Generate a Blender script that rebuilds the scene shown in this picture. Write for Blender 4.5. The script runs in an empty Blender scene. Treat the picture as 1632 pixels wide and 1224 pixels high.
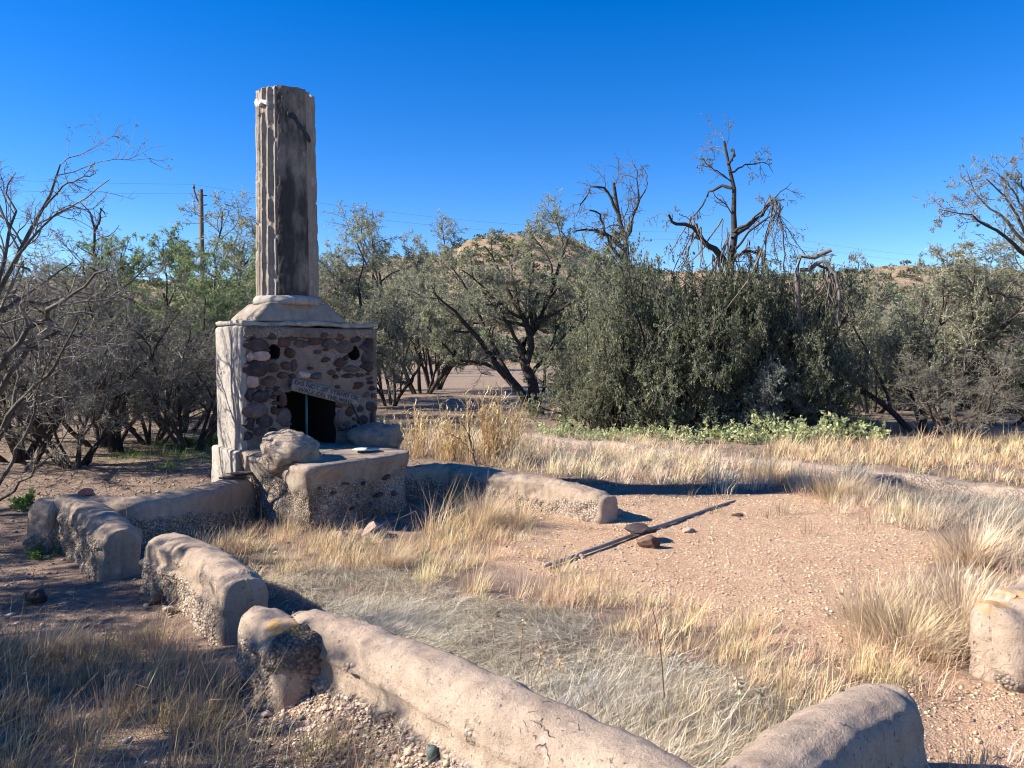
import bpy, bmesh, math, random
import numpy as np
from mathutils import Vector, Matrix

# ------------------------------------------------------------------ camera, world, sun
SC = bpy.context.scene
COL = SC.collection
CAMH, PITCH, FPX = 1.65, math.radians(2.34), 1226.0
cd = bpy.data.cameras.new("camera")
cam = bpy.data.objects.new("camera", cd)
COL.objects.link(cam)
cam.location = (0, 0, CAMH)
cam.rotation_euler = (math.radians(90) - PITCH, 0, 0)
cd.sensor_width = 36.0
cd.lens = 36.0 * FPX / 1632.0
cd.clip_end = 3000
cd.clip_start = 0.05
SC.camera = cam

SUN_EL = math.radians(32.0)
SUN_PHI = math.radians(5.0)            # light travels towards +X, a little towards +Y
ld = bpy.data.lights.new("sun", 'SUN')
sun = bpy.data.objects.new("sun", ld)
COL.objects.link(sun)
tdir = Vector((math.cos(SUN_EL) * math.cos(SUN_PHI), math.cos(SUN_EL) * math.sin(SUN_PHI), -math.sin(SUN_EL)))
sun.rotation_euler = tdir.to_track_quat('-Z', 'Y').to_euler()
ld.energy = 5.0
ld.angle = math.radians(0.55)
ld.color = (1.0, 0.925, 0.82)

W = bpy.data.worlds.new("World")
SC.world = W
W.use_nodes = True
wn = W.node_tree
wn.nodes.clear()
sky = wn.nodes.new('ShaderNodeTexSky')
sky.sky_type = 'NISHITA'
sky.sun_disc = False
sky.sun_elevation = SUN_EL
sky.sun_rotation = math.radians(270.0) - SUN_PHI   # sun stands towards -X
sky.altitude = 1200
sky.air_density = 1.0
sky.dust_density = 0.15
sky.ozone_density = 3.0
hs = wn.nodes.new('ShaderNodeHueSaturation')
hs.inputs['Hue'].default_value = 0.514
hs.inputs['Saturation'].default_value = 1.42
hs.inputs['Value'].default_value = 1.5
bg = wn.nodes.new('ShaderNodeBackground')
bg.inputs['Strength'].default_value = 0.062
wo = wn.nodes.new('ShaderNodeOutputWorld')
wn.links.new(sky.outputs[0], hs.inputs['Color'])
wn.links.new(hs.outputs[0], bg.inputs['Color'])
wn.links.new(bg.outputs[0], wo.inputs['Surface'])
SC.view_settings.view_transform = 'Standard'
SC.view_settings.look = 'None'
SC.view_settings.exposure = 1.2
SC.view_settings.gamma = 1.0
SC.view_settings.use_curve_mapping = False
SC.cycles.use_denoising = True
SC.cycles.denoiser = 'OPENIMAGEDENOISE'
SC.cycles.denoising_input_passes = 'RGB_ALBEDO_NORMAL'
SC.cycles.denoising_prefilter = 'ACCURATE'
SC.cycles.filter_width = 1.1
SC.cycles.max_bounces = 5
SC.cycles.transparent_max_bounces = 4

# ------------------------------------------------------------------ helpers
FWD = np.array([0, math.cos(PITCH), -math.sin(PITCH)])
UPV = np.array([0, math.sin(PITCH), math.cos(PITCH)])
RGT = np.array([1.0, 0, 0])
CAMP = np.array([0, 0, CAMH])

def ray(px, py):
    return RGT * ((px - 816) / FPX) + UPV * ((612 - py) / FPX) + FWD

def at(px, py, z=0.0):
    """point of the horizontal plane at height z seen at a photo pixel"""
    d = ray(px, py)
    t = (z - CAMH) / d[2]
    return CAMP + d * t

def atd(px, py, y):
    """point seen at a photo pixel at depth y"""
    d = ray(px, py)
    return CAMP + d * (y / d[1])

def _h(ix, iy, iz, seed):
    x = (ix.astype(np.int64) * 374761393 + iy.astype(np.int64) * 668265263 + iz.astype(np.int64) * 2147483647 + seed * 974711) & 0xFFFFFFFF
    x = ((x ^ (x >> 13)) * 1274126177) & 0xFFFFFFFF
    x = x ^ (x >> 16)
    return x.astype(np.float64) / 4294967295.0 * 2 - 1

def vn(P, s, seed=0):
    Q = np.asarray(P, float) * s
    if Q.shape[1] == 2:
        Q = np.column_stack([Q, np.zeros(len(Q))])
    I = np.floor(Q).astype(np.int64)
    F = Q - I
    F = F * F * (3 - 2 * F)
    r = 0
    for a in (0, 1):
        for b in (0, 1):
            for c in (0, 1):
                w = (F[:, 0] if a else 1 - F[:, 0]) * (F[:, 1] if b else 1 - F[:, 1]) * (F[:, 2] if c else 1 - F[:, 2])
                r = r + w * _h(I[:, 0] + a, I[:, 1] + b, I[:, 2] + c, seed)
    return r

def fbm(P, s, o=4, seed=0, g=0.5):
    r, a, t = 0, 1.0, 0
    for k in range(o):
        r = r + a * vn(P, s * 2.03 ** k, seed + 17 * k)
        t += a
        a *= g
    return r / t

def sstep(a, b, x):
    t = np.clip((x - a) / (b - a), 0, 1)
    return t * t * (3 - 2 * t)

def nrm(v):
    return v / np.maximum(np.linalg.norm(v, axis=-1, keepdims=True), 1e-9)

def mkmesh(name, V, Q=None, T=None, attrs=None, smooth=True):
    m = bpy.data.meshes.new(name)
    V = np.asarray(V, np.float32)
    nq = 0 if Q is None else len(Q)
    nt = 0 if T is None else len(T)
    m.vertices.add(len(V))
    m.vertices.foreach_set('co', V.ravel())
    li = []
    if nq: li.append(np.asarray(Q, np.int32).ravel())
    if nt: li.append(np.asarray(T, np.int32).ravel())
    li = np.concatenate(li)
    m.loops.add(len(li))
    m.loops.foreach_set('vertex_index', li)
    ls = np.concatenate([np.arange(nq) * 4, nq * 4 + np.arange(nt) * 3]).astype(np.int32)
    m.polygons.add(nq + nt)
    m.polygons.foreach_set('loop_start', ls)
    if smooth:
        m.polygons.foreach_set('use_smooth', np.ones(nq + nt, bool))
    m.update(calc_edges=True)
    m.validate()
    for k, a in (attrs or {}).items():
        a = np.asarray(a, np.float32)
        if a.ndim == 1:
            at_ = m.attributes.new(k, 'FLOAT', 'POINT')
            at_.data.foreach_set('value', a)
        else:
            if a.shape[1] == 3:
                a = np.column_stack([a, np.ones(len(a), np.float32)])
            at_ = m.attributes.new(k, 'FLOAT_COLOR', 'POINT')
            at_.data.foreach_set('color', a.ravel())
    return m

def ob(name, mesh, mat=None, parent=None, loc=None, label=None, cat=None, group=None, kind=None):
    if mat is not None and not mesh.materials:
        mesh.materials.append(mat)
    o = bpy.data.objects.new(name, mesh)
    COL.objects.link(o)
    if parent is not None: o.parent = parent
    if loc is not None: o.location = loc
    if label: o['label'] = label
    if cat: o['category'] = cat
    if group: o['group'] = group
    if kind: o['kind'] = kind
    return o

def thing(name, label, cat, loc=(0, 0, 0), rz=0.0, group=None):
    o = bpy.data.objects.new(name, None)
    COL.objects.link(o)
    o.empty_display_size = 0.2
    o.location = loc
    o.rotation_euler = (0, 0, rz)
    o['label'] = label
    o['category'] = cat
    if group: o['group'] = group
    return o

def gridfaces(nu, nv, off=0, wrap=False):
    a = np.arange(nu - (0 if wrap else 1))[:, None]
    b = np.arange(nv - 1)[None, :]
    a2 = (a + 1) % nu
    return np.stack([a * nv + b, a2 * nv + b, a2 * nv + b + 1, a * nv + b + 1], -1).reshape(-1, 4) + off

def vnormals(V, Q, T=None):
    N = np.zeros_like(V)
    if Q is not None and len(Q):
        n = np.cross(V[Q[:, 2]] - V[Q[:, 0]], V[Q[:, 3]] - V[Q[:, 1]])
        for k in range(4): np.add.at(N, Q[:, k], n)
    if T is not None and len(T):
        n = np.cross(V[T[:, 1]] - V[T[:, 0]], V[T[:, 2]] - V[T[:, 0]])
        for k in range(3): np.add.at(N, T[:, k], n)
    return nrm(N)

def tubes(P, R, k=3):
    """P (N,n,3), R (N,n) -> verts, quads of N tapering tubes"""
    N, n, _ = P.shape
    D = np.zeros_like(P)
    D[:, 1:-1] = P[:, 2:] - P[:, :-2]
    D[:, 0] = P[:, 1] - P[:, 0]
    D[:, -1] = P[:, -1] - P[:, -2]
    D = nrm(D)
    ref = np.where(np.abs(D[..., 2:3]) > 0.9, np.array([1.0, 0, 0]), np.array([0, 0, 1.0]))
    A = nrm(np.cross(D, ref))
    B = np.cross(D, A)
    ang = np.arange(k) * 2 * math.pi / k
    V = P[:, :, None, :] + R[:, :, None, None] * (A[:, :, None, :] * np.cos(ang)[:, None] + B[:, :, None, :] * np.sin(ang)[:, None])
    V = V.reshape(-1, 3)
    i = np.arange(N)[:, None, None] * n * k
    s = np.arange(n - 1)[None, :, None] * k
    a = np.arange(k)[None, None, :]
    a2 = (a + 1) % k
    Q = np.stack(np.broadcast_arrays(i + s + a, i + s + a2, i + s + k + a2, i + s + k + a), -1).reshape(-1, 4)
    return V, Q

def tube(pts, radii, k=8, cap=True):
    P = np.array(pts, float)[None]
    R = np.array(radii, float)[None]
    if cap:
        P = np.concatenate([P[:, :1], P, P[:, -1:]], 1)
        R = np.concatenate([R[:, :1] * 0.02, R, R[:, -1:] * 0.02], 1)
        P[:, 0] -= nrm(P[:, 2] - P[:, 1]) * 0.001
        P[:, -1] += nrm(P[:, -2] - P[:, -3]) * 0.001
    return tubes(P, R, k)

def merge(parts):
    """[(V,Q)] -> V,Q"""
    Vs, Qs, o = [], [], 0
    for V, Q in parts:
        Vs.append(V); Qs.append(np.asarray(Q) + o); o += len(V)
    return np.concatenate(Vs), np.concatenate(Qs)

def resample(P, step):
    P = np.asarray(P, float)
    s = np.concatenate([[0], np.cumsum(np.linalg.norm(np.diff(P, axis=0), axis=1))])
    n = max(2, int(round(s[-1] / step)) + 1)
    t = np.linspace(0, s[-1], n)
    return np.column_stack([np.interp(t, s, P[:, k]) for k in range(P.shape[1])]), t, s[-1]

def inpoly(X, Y, poly):
    c = np.zeros(X.shape, bool)
    n = len(poly)
    for i in range(n):
        x1, y1 = poly[i]; x2, y2 = poly[(i + 1) % n]
        m = ((y1 > Y) != (y2 > Y))
        xi = x1 + (Y - y1) * (x2 - x1) / ((y2 - y1) if y2 != y1 else 1e-9)
        c ^= m & (X < xi)
    return c

def gpoly(pix):
    return [tuple(at(x, y, 0)[:2]) for x, y in pix]

# ------------------------------------------------------------------ materials
def newmat(name):
    m = bpy.data.materials.new(name)
    m.use_nodes = True
    nt = m.node_tree
    b = nt.nodes['Principled BSDF']
    b.inputs['Roughness'].default_value = 0.9
    b.inputs['Specular IOR Level'].default_value = 0.2
    return m, nt, b

def N_(nt, t, **kw):
    n = nt.nodes.new(t)
    for k, v in kw.items(): setattr(n, k, v)
    return n

def noise(nt, vec, scale, detail=5, rough=0.6):
    n = N_(nt, 'ShaderNodeTexNoise')
    n.inputs['Scale'].default_value = scale
    n.inputs['Detail'].default_value = detail
    n.inputs['Roughness'].default_value = rough
    nt.links.new(vec, n.inputs['Vector'])
    return n.outputs['Fac']

def ramp(nt, fac, stops):
    r = N_(nt, 'ShaderNodeValToRGB')
    e = r.color_ramp.elements
    while len(e) > 1: e.remove(e[-1])
    e[0].position, e[0].color = stops[0][0], (*stops[0][1], 1)
    for p, c in stops[1:]:
        x = e.new(p); x.color = (*c, 1)
    nt.links.new(fac, r.inputs[0])
    return r.outputs[0]

def mix(nt, fac, a, b, typ='MIX'):
    m = N_(nt, 'ShaderNodeMix', data_type='RGBA', blend_type=typ)
    for sock, v in ((m.inputs[0], fac), (m.inputs[6], a), (m.inputs[7], b)):
        if hasattr(v, 'links') or isinstance(v, bpy.types.NodeSocket): nt.links.new(v, sock)
        elif isinstance(v, (int, float)): sock.default_value = v
        else: sock.default_value = (*v, 1)
    return m.outputs[2]

def rng_(nt, v, a, b, c=0.0, d=1.0):
    m = N_(nt, 'ShaderNodeMapRange')
    m.inputs[1].default_value = a; m.inputs[2].default_value = b
    m.inputs[3].default_value = c; m.inputs[4].default_value = d
    nt.links.new(v, m.inputs[0])
    return m.outputs[0]

def mth(nt, op, a, b):
    m = N_(nt, 'ShaderNodeMath', operation=op)
    for i, v in enumerate((a, b)):
        if isinstance(v, (int, float)): m.inputs[i].default_value = v
        else: nt.links.new(v, m.inputs[i])
    return m.outputs[0]

def bump(nt, b, h, dist, strength=1.0, prev=None):
    n = N_(nt, 'ShaderNodeBump')
    n.inputs['Distance'].default_value = dist
    n.inputs['Strength'].default_value = strength
    nt.links.new(h, n.inputs['Height'])
    if prev is not None: nt.links.new(prev, n.inputs['Normal'])
    nt.links.new(n.outputs[0], b.inputs['Normal'])
    return n.outputs[0]

def attr(nt, name):
    return N_(nt, 'ShaderNodeAttribute', attribute_name=name)

def objco(nt):
    return N_(nt, 'ShaderNodeNewGeometry').outputs['Position']

def mat_adobe(name, c1, c2, dirt=(0.20, 0.15, 0.11)):
    m, nt, b = newmat(name)
    p = objco(nt)
    n1 = noise(nt, p, 2.2, 6); n2 = noise(nt, p, 14, 6, 0.7); n3 = noise(nt, p, 110, 3, 0.7)
    base = ramp(nt, n1, [(0.32, c1), (0.5, tuple((a + b_) / 2 for a, b_ in zip(c1, c2))), (0.68, c2)])
    base = mix(nt, rng_(nt, n2, 0.45, 0.72, 0, 0.55), base, dirt)
    base = mix(nt, rng_(nt, n3, 0.3, 0.7, 0, 0.25), base, (0.55, 0.46, 0.35))
    # whitish lime patches
    n4 = noise(nt, p, 5.0, 4, 0.6)
    base = mix(nt, rng_(nt, n4, 0.64, 0.72, 0, 0.45), base, (0.62, 0.58, 0.52))
    # streaky rain stains, darker weathered blotches, pits and hairline cracks
    mp = N_(nt, 'ShaderNodeMapping'); mp.inputs['Scale'].default_value = (1, 1, 0.22)
    nt.links.new(p, mp.inputs['Vector'])
    n5 = noise(nt, mp.outputs[0], 13, 5, 0.65)
    base = mix(nt, rng_(nt, n5, 0.5, 0.72, 0, 0.5), base, tuple(x * 0.6 for x in c1))
    n6 = noise(nt, p, 60, 4, 0.75)
    pit = rng_(nt, n6, 0.62, 0.70, 0, 1)
    base = mix(nt, mth(nt, 'MULTIPLY', pit, 0.6), base, (0.13, 0.09, 0.07))
    wn = N_(nt, 'ShaderNodeTexNoise'); wn.inputs['Scale'].default_value = 5; wn.inputs['Detail'].default_value = 4
    nt.links.new(p, wn.inputs['Vector'])
    wv = N_(nt, 'ShaderNodeVectorMath', operation='SCALE'); nt.links.new(wn.outputs['Color'], wv.inputs[0]); wv.inputs['Scale'].default_value = 0.35
    ad = N_(nt, 'ShaderNodeVectorMath', operation='ADD'); nt.links.new(p, ad.inputs[0]); nt.links.new(wv.outputs[0], ad.inputs[1])
    vc = N_(nt, 'ShaderNodeTexVoronoi', feature='DISTANCE_TO_EDGE'); vc.inputs['Scale'].default_value = 3.1
    nt.links.new(ad.outputs[0], vc.inputs['Vector'])
    crack = mth(nt, 'MULTIPLY', rng_(nt, vc.outputs['Distance'], 0.0, 0.014, 1, 0), rng_(nt, n4, 0.58, 0.64, 0, 1))
    base = mix(nt, mth(nt, 'MULTIPLY', crack, 0.8), base, (0.07, 0.05, 0.04))
    gn = noise(nt, p, 330, 2, 0.8)
    base = mix(nt, 1.0, base, ramp(nt, gn, [(0.3, (0.72, 0.72, 0.72)), (0.7, (1.25, 1.25, 1.25))]), 'MULTIPLY')
    vo = N_(nt, 'ShaderNodeTexVoronoi'); vo.inputs['Scale'].default_value = 62
    nt.links.new(p, vo.inputs['Vector'])
    s = N_(nt, 'ShaderNodeSeparateColor'); nt.links.new(vo.outputs['Color'], s.inputs[0])
    rub = ramp(nt, s.outputs[0], [(0.0, (0.22, 0.16, 0.12)), (0.35, (0.36, 0.28, 0.2)), (0.7, (0.46, 0.38, 0.30)), (1.0, (0.55, 0.5, 0.44))])
    gap = rng_(nt, vo.outputs['Distance'], 0.3, 0.75, 0, 0.75)
    rub = mix(nt, gap, rub, (0.16, 0.11, 0.08))
    core = attr(nt, 'core').outputs['Fac']
    soot = attr(nt, 'soot').outputs['Fac']
    col = mix(nt, core, base, rub)
    col = mix(nt, soot, col, (0.022, 0.02, 0.021))  # soot, and shade painted into hollows, recesses and the chimney front
    tintn = attr(nt, 'tint')
    lic = mth(nt, 'MULTIPLY', attr(nt, 'lichen').outputs['Fac'], rng_(nt, n2, 0.4, 0.55, 0, 1))
    col = mix(nt, lic, col, mix(nt, rng_(nt, n6, 0.4, 0.6), (0.50, 0.22, 0.05), (0.42, 0.30, 0.12)))
    nt.links.new(col, b.inputs['Base Color'])
    h = mth(nt, 'ADD', mth(nt, 'MULTIPLY', n3, 0.5), n2)
    h = mth(nt, 'SUBTRACT', h, mth(nt, 'ADD', mth(nt, 'MULTIPLY', pit, 0.7), mth(nt, 'MULTIPLY', crack, 0.7)))
    b1 = bump(nt, b, h, 0.010, 1.0)
    hh = mth(nt, 'MULTIPLY', core, mth(nt, 'SUBTRACT', 1.0, vo.outputs['Distance']))
    bump(nt, b, hh, 0.015, 1.0, b1)
    return m

M_wall = mat_adobe('adobe_plaster', (0.28, 0.205, 0.15), (0.42, 0.32, 0.24))
M_mortar = mat_adobe('brown_mortar_shaded', (0.155, 0.105, 0.083), (0.245, 0.175, 0.138), (0.08, 0.056, 0.046))  # brown mortar, darkened further to paint in the shade on the chimney front
M_body = mat_adobe('grey_plaster', (0.27, 0.245, 0.215), (0.46, 0.425, 0.38), (0.17, 0.15, 0.13))
M_column = mat_adobe('column_plaster', (0.25, 0.205, 0.16), (0.39, 0.335, 0.27), (0.16, 0.13, 0.105))
M_hearth = mat_adobe('hearth_plaster', (0.22, 0.165, 0.125), (0.37, 0.295, 0.23), (0.12, 0.085, 0.065))

def mat_rock(name, cols, sc=9):
    m, nt, b = newmat(name)
    tc = N_(nt, 'ShaderNodeTexCoord').outputs['Object']
    p = objco(nt)
    n1 = noise(nt, p, sc, 6, 0.7); n2 = noise(nt, p, sc * 9, 3, 0.7)
    c = ramp(nt, n1, [(0.3 + 0.4 * i / max(1, len(cols) - 1), cc) for i, cc in enumerate(cols)])
    oi = N_(nt, 'ShaderNodeObjectInfo').outputs['Random']
    c = mix(nt, 1.0, c, ramp(nt, oi, [(0, (0.75, 0.75, 0.78)), (1, (1.3, 1.2, 1.15))]), 'MULTIPLY')
    nt.links.new(c, b.inputs['Base Color'])
    bump(nt, b, mth(nt, 'ADD', n1, mth(nt, 'MULTIPLY', n2, 0.3)), 0.02, 0.8)
    return m

M_rdark = mat_rock('dark_basalt', [(0.035, 0.028, 0.028), (0.07, 0.055, 0.052), (0.13, 0.10, 0.095)])
M_rbrown = mat_rock('brown_stone', [(0.055, 0.033, 0.025), (0.10, 0.063, 0.048), (0.165, 0.112, 0.088)])
M_rlight = mat_rock('pale_stone', [(0.26, 0.18, 0.14), (0.38, 0.28, 0.22), (0.5, 0.42, 0.36)])
M_rgrey = mat_rock('grey_stone', [(0.06, 0.047, 0.042), (0.11, 0.087, 0.078), (0.18, 0.148, 0.132)])
M_rred = mat_rock('red_stone', [(0.22, 0.09, 0.07), (0.34, 0.15, 0.11), (0.40, 0.2, 0.15)])

def mat_vcol(name, trans=0.25, rough=0.8):
    m, nt, b = newmat(name)
    a = attr(nt, 'tint').outputs['Color']
    b.inputs['Roughness'].default_value = rough
    nt.links.new(a, b.inputs['Base Color'])
    t = N_(nt, 'ShaderNodeBsdfTranslucent')
    nt.links.new(a, t.inputs['Color'])
    ms = N_(nt, 'ShaderNodeMixShader'); ms.inputs[0].default_value = trans
    nt.links.new(b.outputs[0], ms.inputs[1]); nt.links.new(t.outputs[0], ms.inputs[2])
    nt.links.new(ms.outputs[0], nt.nodes['Material Output'].inputs['Surface'])
    return m

M_grass = mat_vcol('dry_grass_blades', 0.28)
M_leaf = mat_vcol('leaves', 0.42, 0.6)
M_peb = mat_vcol('pebbles', 0.0, 0.9)

def mat_bark(name, c1, c2):
    m, nt, b = newmat(name)
    p = objco(nt)
    n1 = noise(nt, p, 9, 5, 0.7)
    nt.links.new(ramp(nt, n1, [(0.35, c1), (0.7, c2)]), b.inputs['Base Color'])
    bump(nt, b, noise(nt, p, 45, 3, 0.7), 0.01, 0.8)
    return m

M_bark = mat_bark('mesquite_bark', (0.035, 0.028, 0.024), (0.085, 0.07, 0.06))
M_twig = mat_bark('mesquite_twigs', (0.13, 0.115, 0.098), (0.33, 0.295, 0.25))
M_bark2 = mat_bark('grey_thorn_bark', (0.06, 0.052, 0.045), (0.17, 0.15, 0.13))
M_dead = mat_bark('dead_wood', (0.085, 0.068, 0.058), (0.24, 0.20, 0.17))
M_pale = mat_bark('pale_bare_twigs', (0.15, 0.13, 0.115), (0.34, 0.30, 0.27))

def mat_simple(name, col, rough=0.8, metal=0.0, var=0.25, sc=20):
    m, nt, b = newmat(name)
    p = objco(nt)
    n = noise(nt, p, sc, 5, 0.7)
    nt.links.new(mix(nt, rng_(nt, n, 0.3, 0.7), tuple(c * (1 - var) for c in col), tuple(c * (1 + var) for c in col)), b.inputs['Base Color'])
    b.inputs['Roughness'].default_value = rough
    b.inputs['Metallic'].default_value = metal
    bump(nt, b, n, 0.003, 0.5)
    return m

# ------------------------------------------------------------------ ground
GRAVEL = gpoly([(770, 880), (880, 800), (985, 790), (1270, 785), (1380, 805), (1520, 870), (1460, 925), (1400, 950), (1380, 1010), (1460, 1060), (1520, 1100), (1700, 1090), (1700, 1300), (1480, 1300), (1400, 1100), (1200, 1010), (1000, 960), (870, 920)])
MAT1 = gpoly([(425, 925), (520, 905), (640, 925), (760, 965), (900, 975), (1000, 1015), (1110, 1065), (1250, 1125), (1300, 1145), (1260, 1290), (1130, 1290), (1000, 1260), (850, 1160), (700, 1070), (520, 990)])
MAT2 = gpoly([(1400, 778), (1480, 775), (1632, 796), (1800, 820), (1800, 880), (1632, 856), (1500, 838)])
TUFTB = gpoly([(250, 880), (330, 835), (420, 845), (600, 868), (720, 850), (790, 800), (838, 830), (800, 880), (880, 920), (1010, 945), (1100, 975), (1230, 1010), (1300, 1050), (1400, 1060), (1450, 1080), (1440, 1130), (1300, 1180), (1220, 1140), (1100, 1070), (1000, 1020), (900, 980), (760, 972), (640, 935), (500, 915), (420, 935), (300, 890)])
TUFTW = gpoly([(1000, 1200), (1130, 1170), (1280, 1150), (1330, 1150), (1330, 1300), (1000, 1300)])
TUFTX = gpoly([(1180, 1105), (1300, 1060), (1440, 1050), (1490, 1100), (1400, 1120), (1260, 1180)])
TUFTS = gpoly([(655, 820), (690, 760), (850, 800), (838, 845), (700, 870)])
TUFTC = gpoly([(1262, 775), (1400, 752), (1480, 800), (1700, 850), (1750, 900), (1750, 1080), (1632, 1060), (1560, 1095), (1480, 1095), (1440, 1060), (1375, 1030), (1365, 970), (1450, 930), (1530, 890), (1450, 850), (1330, 805)])
TUFTD = gpoly([(640, 735), (640, 692), (830, 700), (1050, 722), (1300, 748), (1420, 768), (1262, 782), (1000, 775), (860, 755), (700, 735)])
TUFTE = gpoly([(850, 699), (1050, 708), (1400, 712), (1500, 704), (1632, 702), (1850, 712), (1850, 800), (1632, 778), (1450, 755), (1200, 728), (1040, 714), (850, 697)])
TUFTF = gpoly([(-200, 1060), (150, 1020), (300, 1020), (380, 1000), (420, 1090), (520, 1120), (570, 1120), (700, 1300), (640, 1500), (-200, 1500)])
TUFTG = gpoly([(1480, 1120), (1632, 1125), (1800, 1150), (1800, 1400), (1450, 1400)])
LEFTGREEN = gpoly([(40, 760), (330, 690), (345, 735), (230, 760), (60, 800)])

# wall centre lines on the ground: (list of points, width, heights)
A40 = math.radians(40)
U = np.array([math.cos(A40), math.sin(A40)])        # along the fireplace front
BK = np.array([-math.sin(A40), math.cos(A40)])      # away from the room
LC = np.array([-2.85, 8.10])                        # left front corner of the chimney block
def FL(u, v):
    """fireplace local (along, outwards) -> ground point"""
    return LC + U * u - BK * v

MOUND_A, MOUND_B = at(520, 1000, 0.3)[:2], at(1110, 1240, 0.4)[:2]

def ground_z(X, Y):
    P = np.column_stack([X, Y])
    z = 0.035 * fbm(P, 0.35, 3, 5) + 0.012 * fbm(P, 2.2, 3, 9)
    near = sstep(25, 8, np.hypot(X, Y))
    z = z + 0.006 * fbm(P, 14, 2, 21) * near
    # slumped rubble against the outer face of the long front wall
    d = MOUND_B - MOUND_A
    L = np.linalg.norm(d); d = d / L
    n = np.array([-d[1], d[0]])
    s = (X - MOUND_A[0]) * d[0] + (Y - MOUND_A[1]) * d[1]
    t = -((X - MOUND_A[0]) * n[0] + (Y - MOUND_A[1]) * n[1])
    m = sstep(-0.1, 0.3, s) * np.exp(-np.clip(t - 0.05, 0, None) ** 2 / 0.045) * (t > -0.35)
    z = z + m * (0.15 + 0.03 * fbm(P, 6, 3, 3))
    # gentle rise far away
    z = z + 0.010 * np.clip(np.hypot(X, Y) - 25, 0, None)
    return z

def axis(lo, hi, dense_lo, dense_hi, step):
    a = list(np.arange(dense_lo, dense_hi, step))
    s = step; x = dense_hi
    while x < hi:
        a.append(x); s *= 1.13; x += s
    a.append(hi)
    s = step; x = dense_lo; b = []
    while x > lo:
        s *= 1.13; x -= s; b.append(max(x, lo))
    return np.array(sorted(set(b)) + a)

gx = axis(-900, 900, -6.5, 6.5, 0.05)
gy = axis(-60, 1200, 1.2, 13.5, 0.05)
GX, GY = np.meshgrid(gx, gy, indexing='ij')
gX, gY = GX.ravel(), GY.ravel()
gz = ground_z(gX, gY)
gP = np.column_stack([gX, gY])
wob = np.column_stack([fbm(gP, 1.5, 3, 31), fbm(gP, 1.5, 3, 32)]) * 0.35
grav = inpoly(gX + wob[:, 0], gY + wob[:, 1], GRAVEL).astype(float)
# soften the mask over neighbours
Gm = grav.reshape(GX.shape)
for _ in range(4):
    Gm[1:-1, 1:-1] = (Gm[1:-1, 1:-1] + Gm[:-2, 1:-1] + Gm[2:, 1:-1] + Gm[1:-1, :-2] + Gm[1:-1, 2:]) / 5
grav = Gm.ravel()
room = inpoly(gX, gY, [tuple(FL(-2.2, 0)), tuple(FL(1.9, 0)), tuple(FL(1.9, 9)), tuple(FL(-2.2, 9))]).astype(float)
far = sstep(10, 14, np.hypot(gX, gY))
m_, nt, b = newmat('ground_soil')
p = objco(nt)
n1 = noise(nt, p, 1.1, 6, 0.65); n2 = noise(nt, p, 9, 5, 0.7); n3 = noise(nt, p, 70, 3, 0.7)
vo = N_(nt, 'ShaderNodeTexVoronoi'); vo.inputs['Scale'].default_value = 95
nt.links.new(p, vo.inputs['Vector'])
sv = N_(nt, 'ShaderNodeSeparateColor'); nt.links.new(vo.outputs['Color'], sv.inputs[0])
soil = ramp(nt, n1, [(0.3, (0.17, 0.115, 0.08)), (0.5, (0.25, 0.175, 0.125)), (0.7, (0.36, 0.25, 0.175))])
soil = mix(nt, rng_(nt, n2, 0.5, 0.7, 0, 0.6), soil, (0.11, 0.085, 0.065))
soil = mix(nt, rng_(nt, n3, 0.55, 0.75, 0, 0.5), soil, (0.42, 0.33, 0.26))
gr = ramp(nt, sv.outputs[0], [(0, (0.36, 0.225, 0.13)), (0.3, (0.52, 0.345, 0.21)), (0.8, (0.62, 0.44, 0.29)), (1, (0.68, 0.52, 0.37))])
gr = mix(nt, rng_(nt, vo.outputs['Distance'], 0.35, 0.8, 0, 0.6), gr, (0.24, 0.14, 0.085))
gr = mix(nt, rng_(nt, n2, 0.55, 0.75, 0, 0.3), gr, (0.36, 0.23, 0.15))
gr = mix(nt, rng_(nt, n1, 0.35, 0.65, 0.5, 0.0), gr, (0.40, 0.235, 0.14))
n7 = noise(nt, p, 3.3, 5, 0.7)
gr = mix(nt, rng_(nt, n7, 0.55, 0.7, 0, 0.45), gr, (0.66, 0.50, 0.36))
c = mix(nt, attr(nt, 'gravel').outputs['Fac'], soil, gr)
farc = ramp(nt, n2, [(0.35, (0.20, 0.145, 0.105)), (0.6, (0.33, 0.245, 0.175)), (0.75, (0.40, 0.31, 0.22))])
c = mix(nt, attr(nt, 'far').outputs['Fac'], c, farc)
nt.links.new(c, b.inputs['Base Color'])
b1 = bump(nt, b, mth(nt, 'SUBTRACT', 1.0, vo.outputs['Distance']), 0.006, 0.8)
bump(nt, b, mth(nt, 'ADD', n2, mth(nt, 'MULTIPLY', n3, 0.35)), 0.03, 0.8, b1)
ob('ground', mkmesh('ground', np.column_stack([gX, gY, gz]), gridfaces(len(gx), len(gy)), attrs={'gravel': grav * (1 - far), 'far': far}), m_, kind='structure')

def gz1(x, y):
    return float(ground_z(np.array([x]), np.array([y]))[0])

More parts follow.
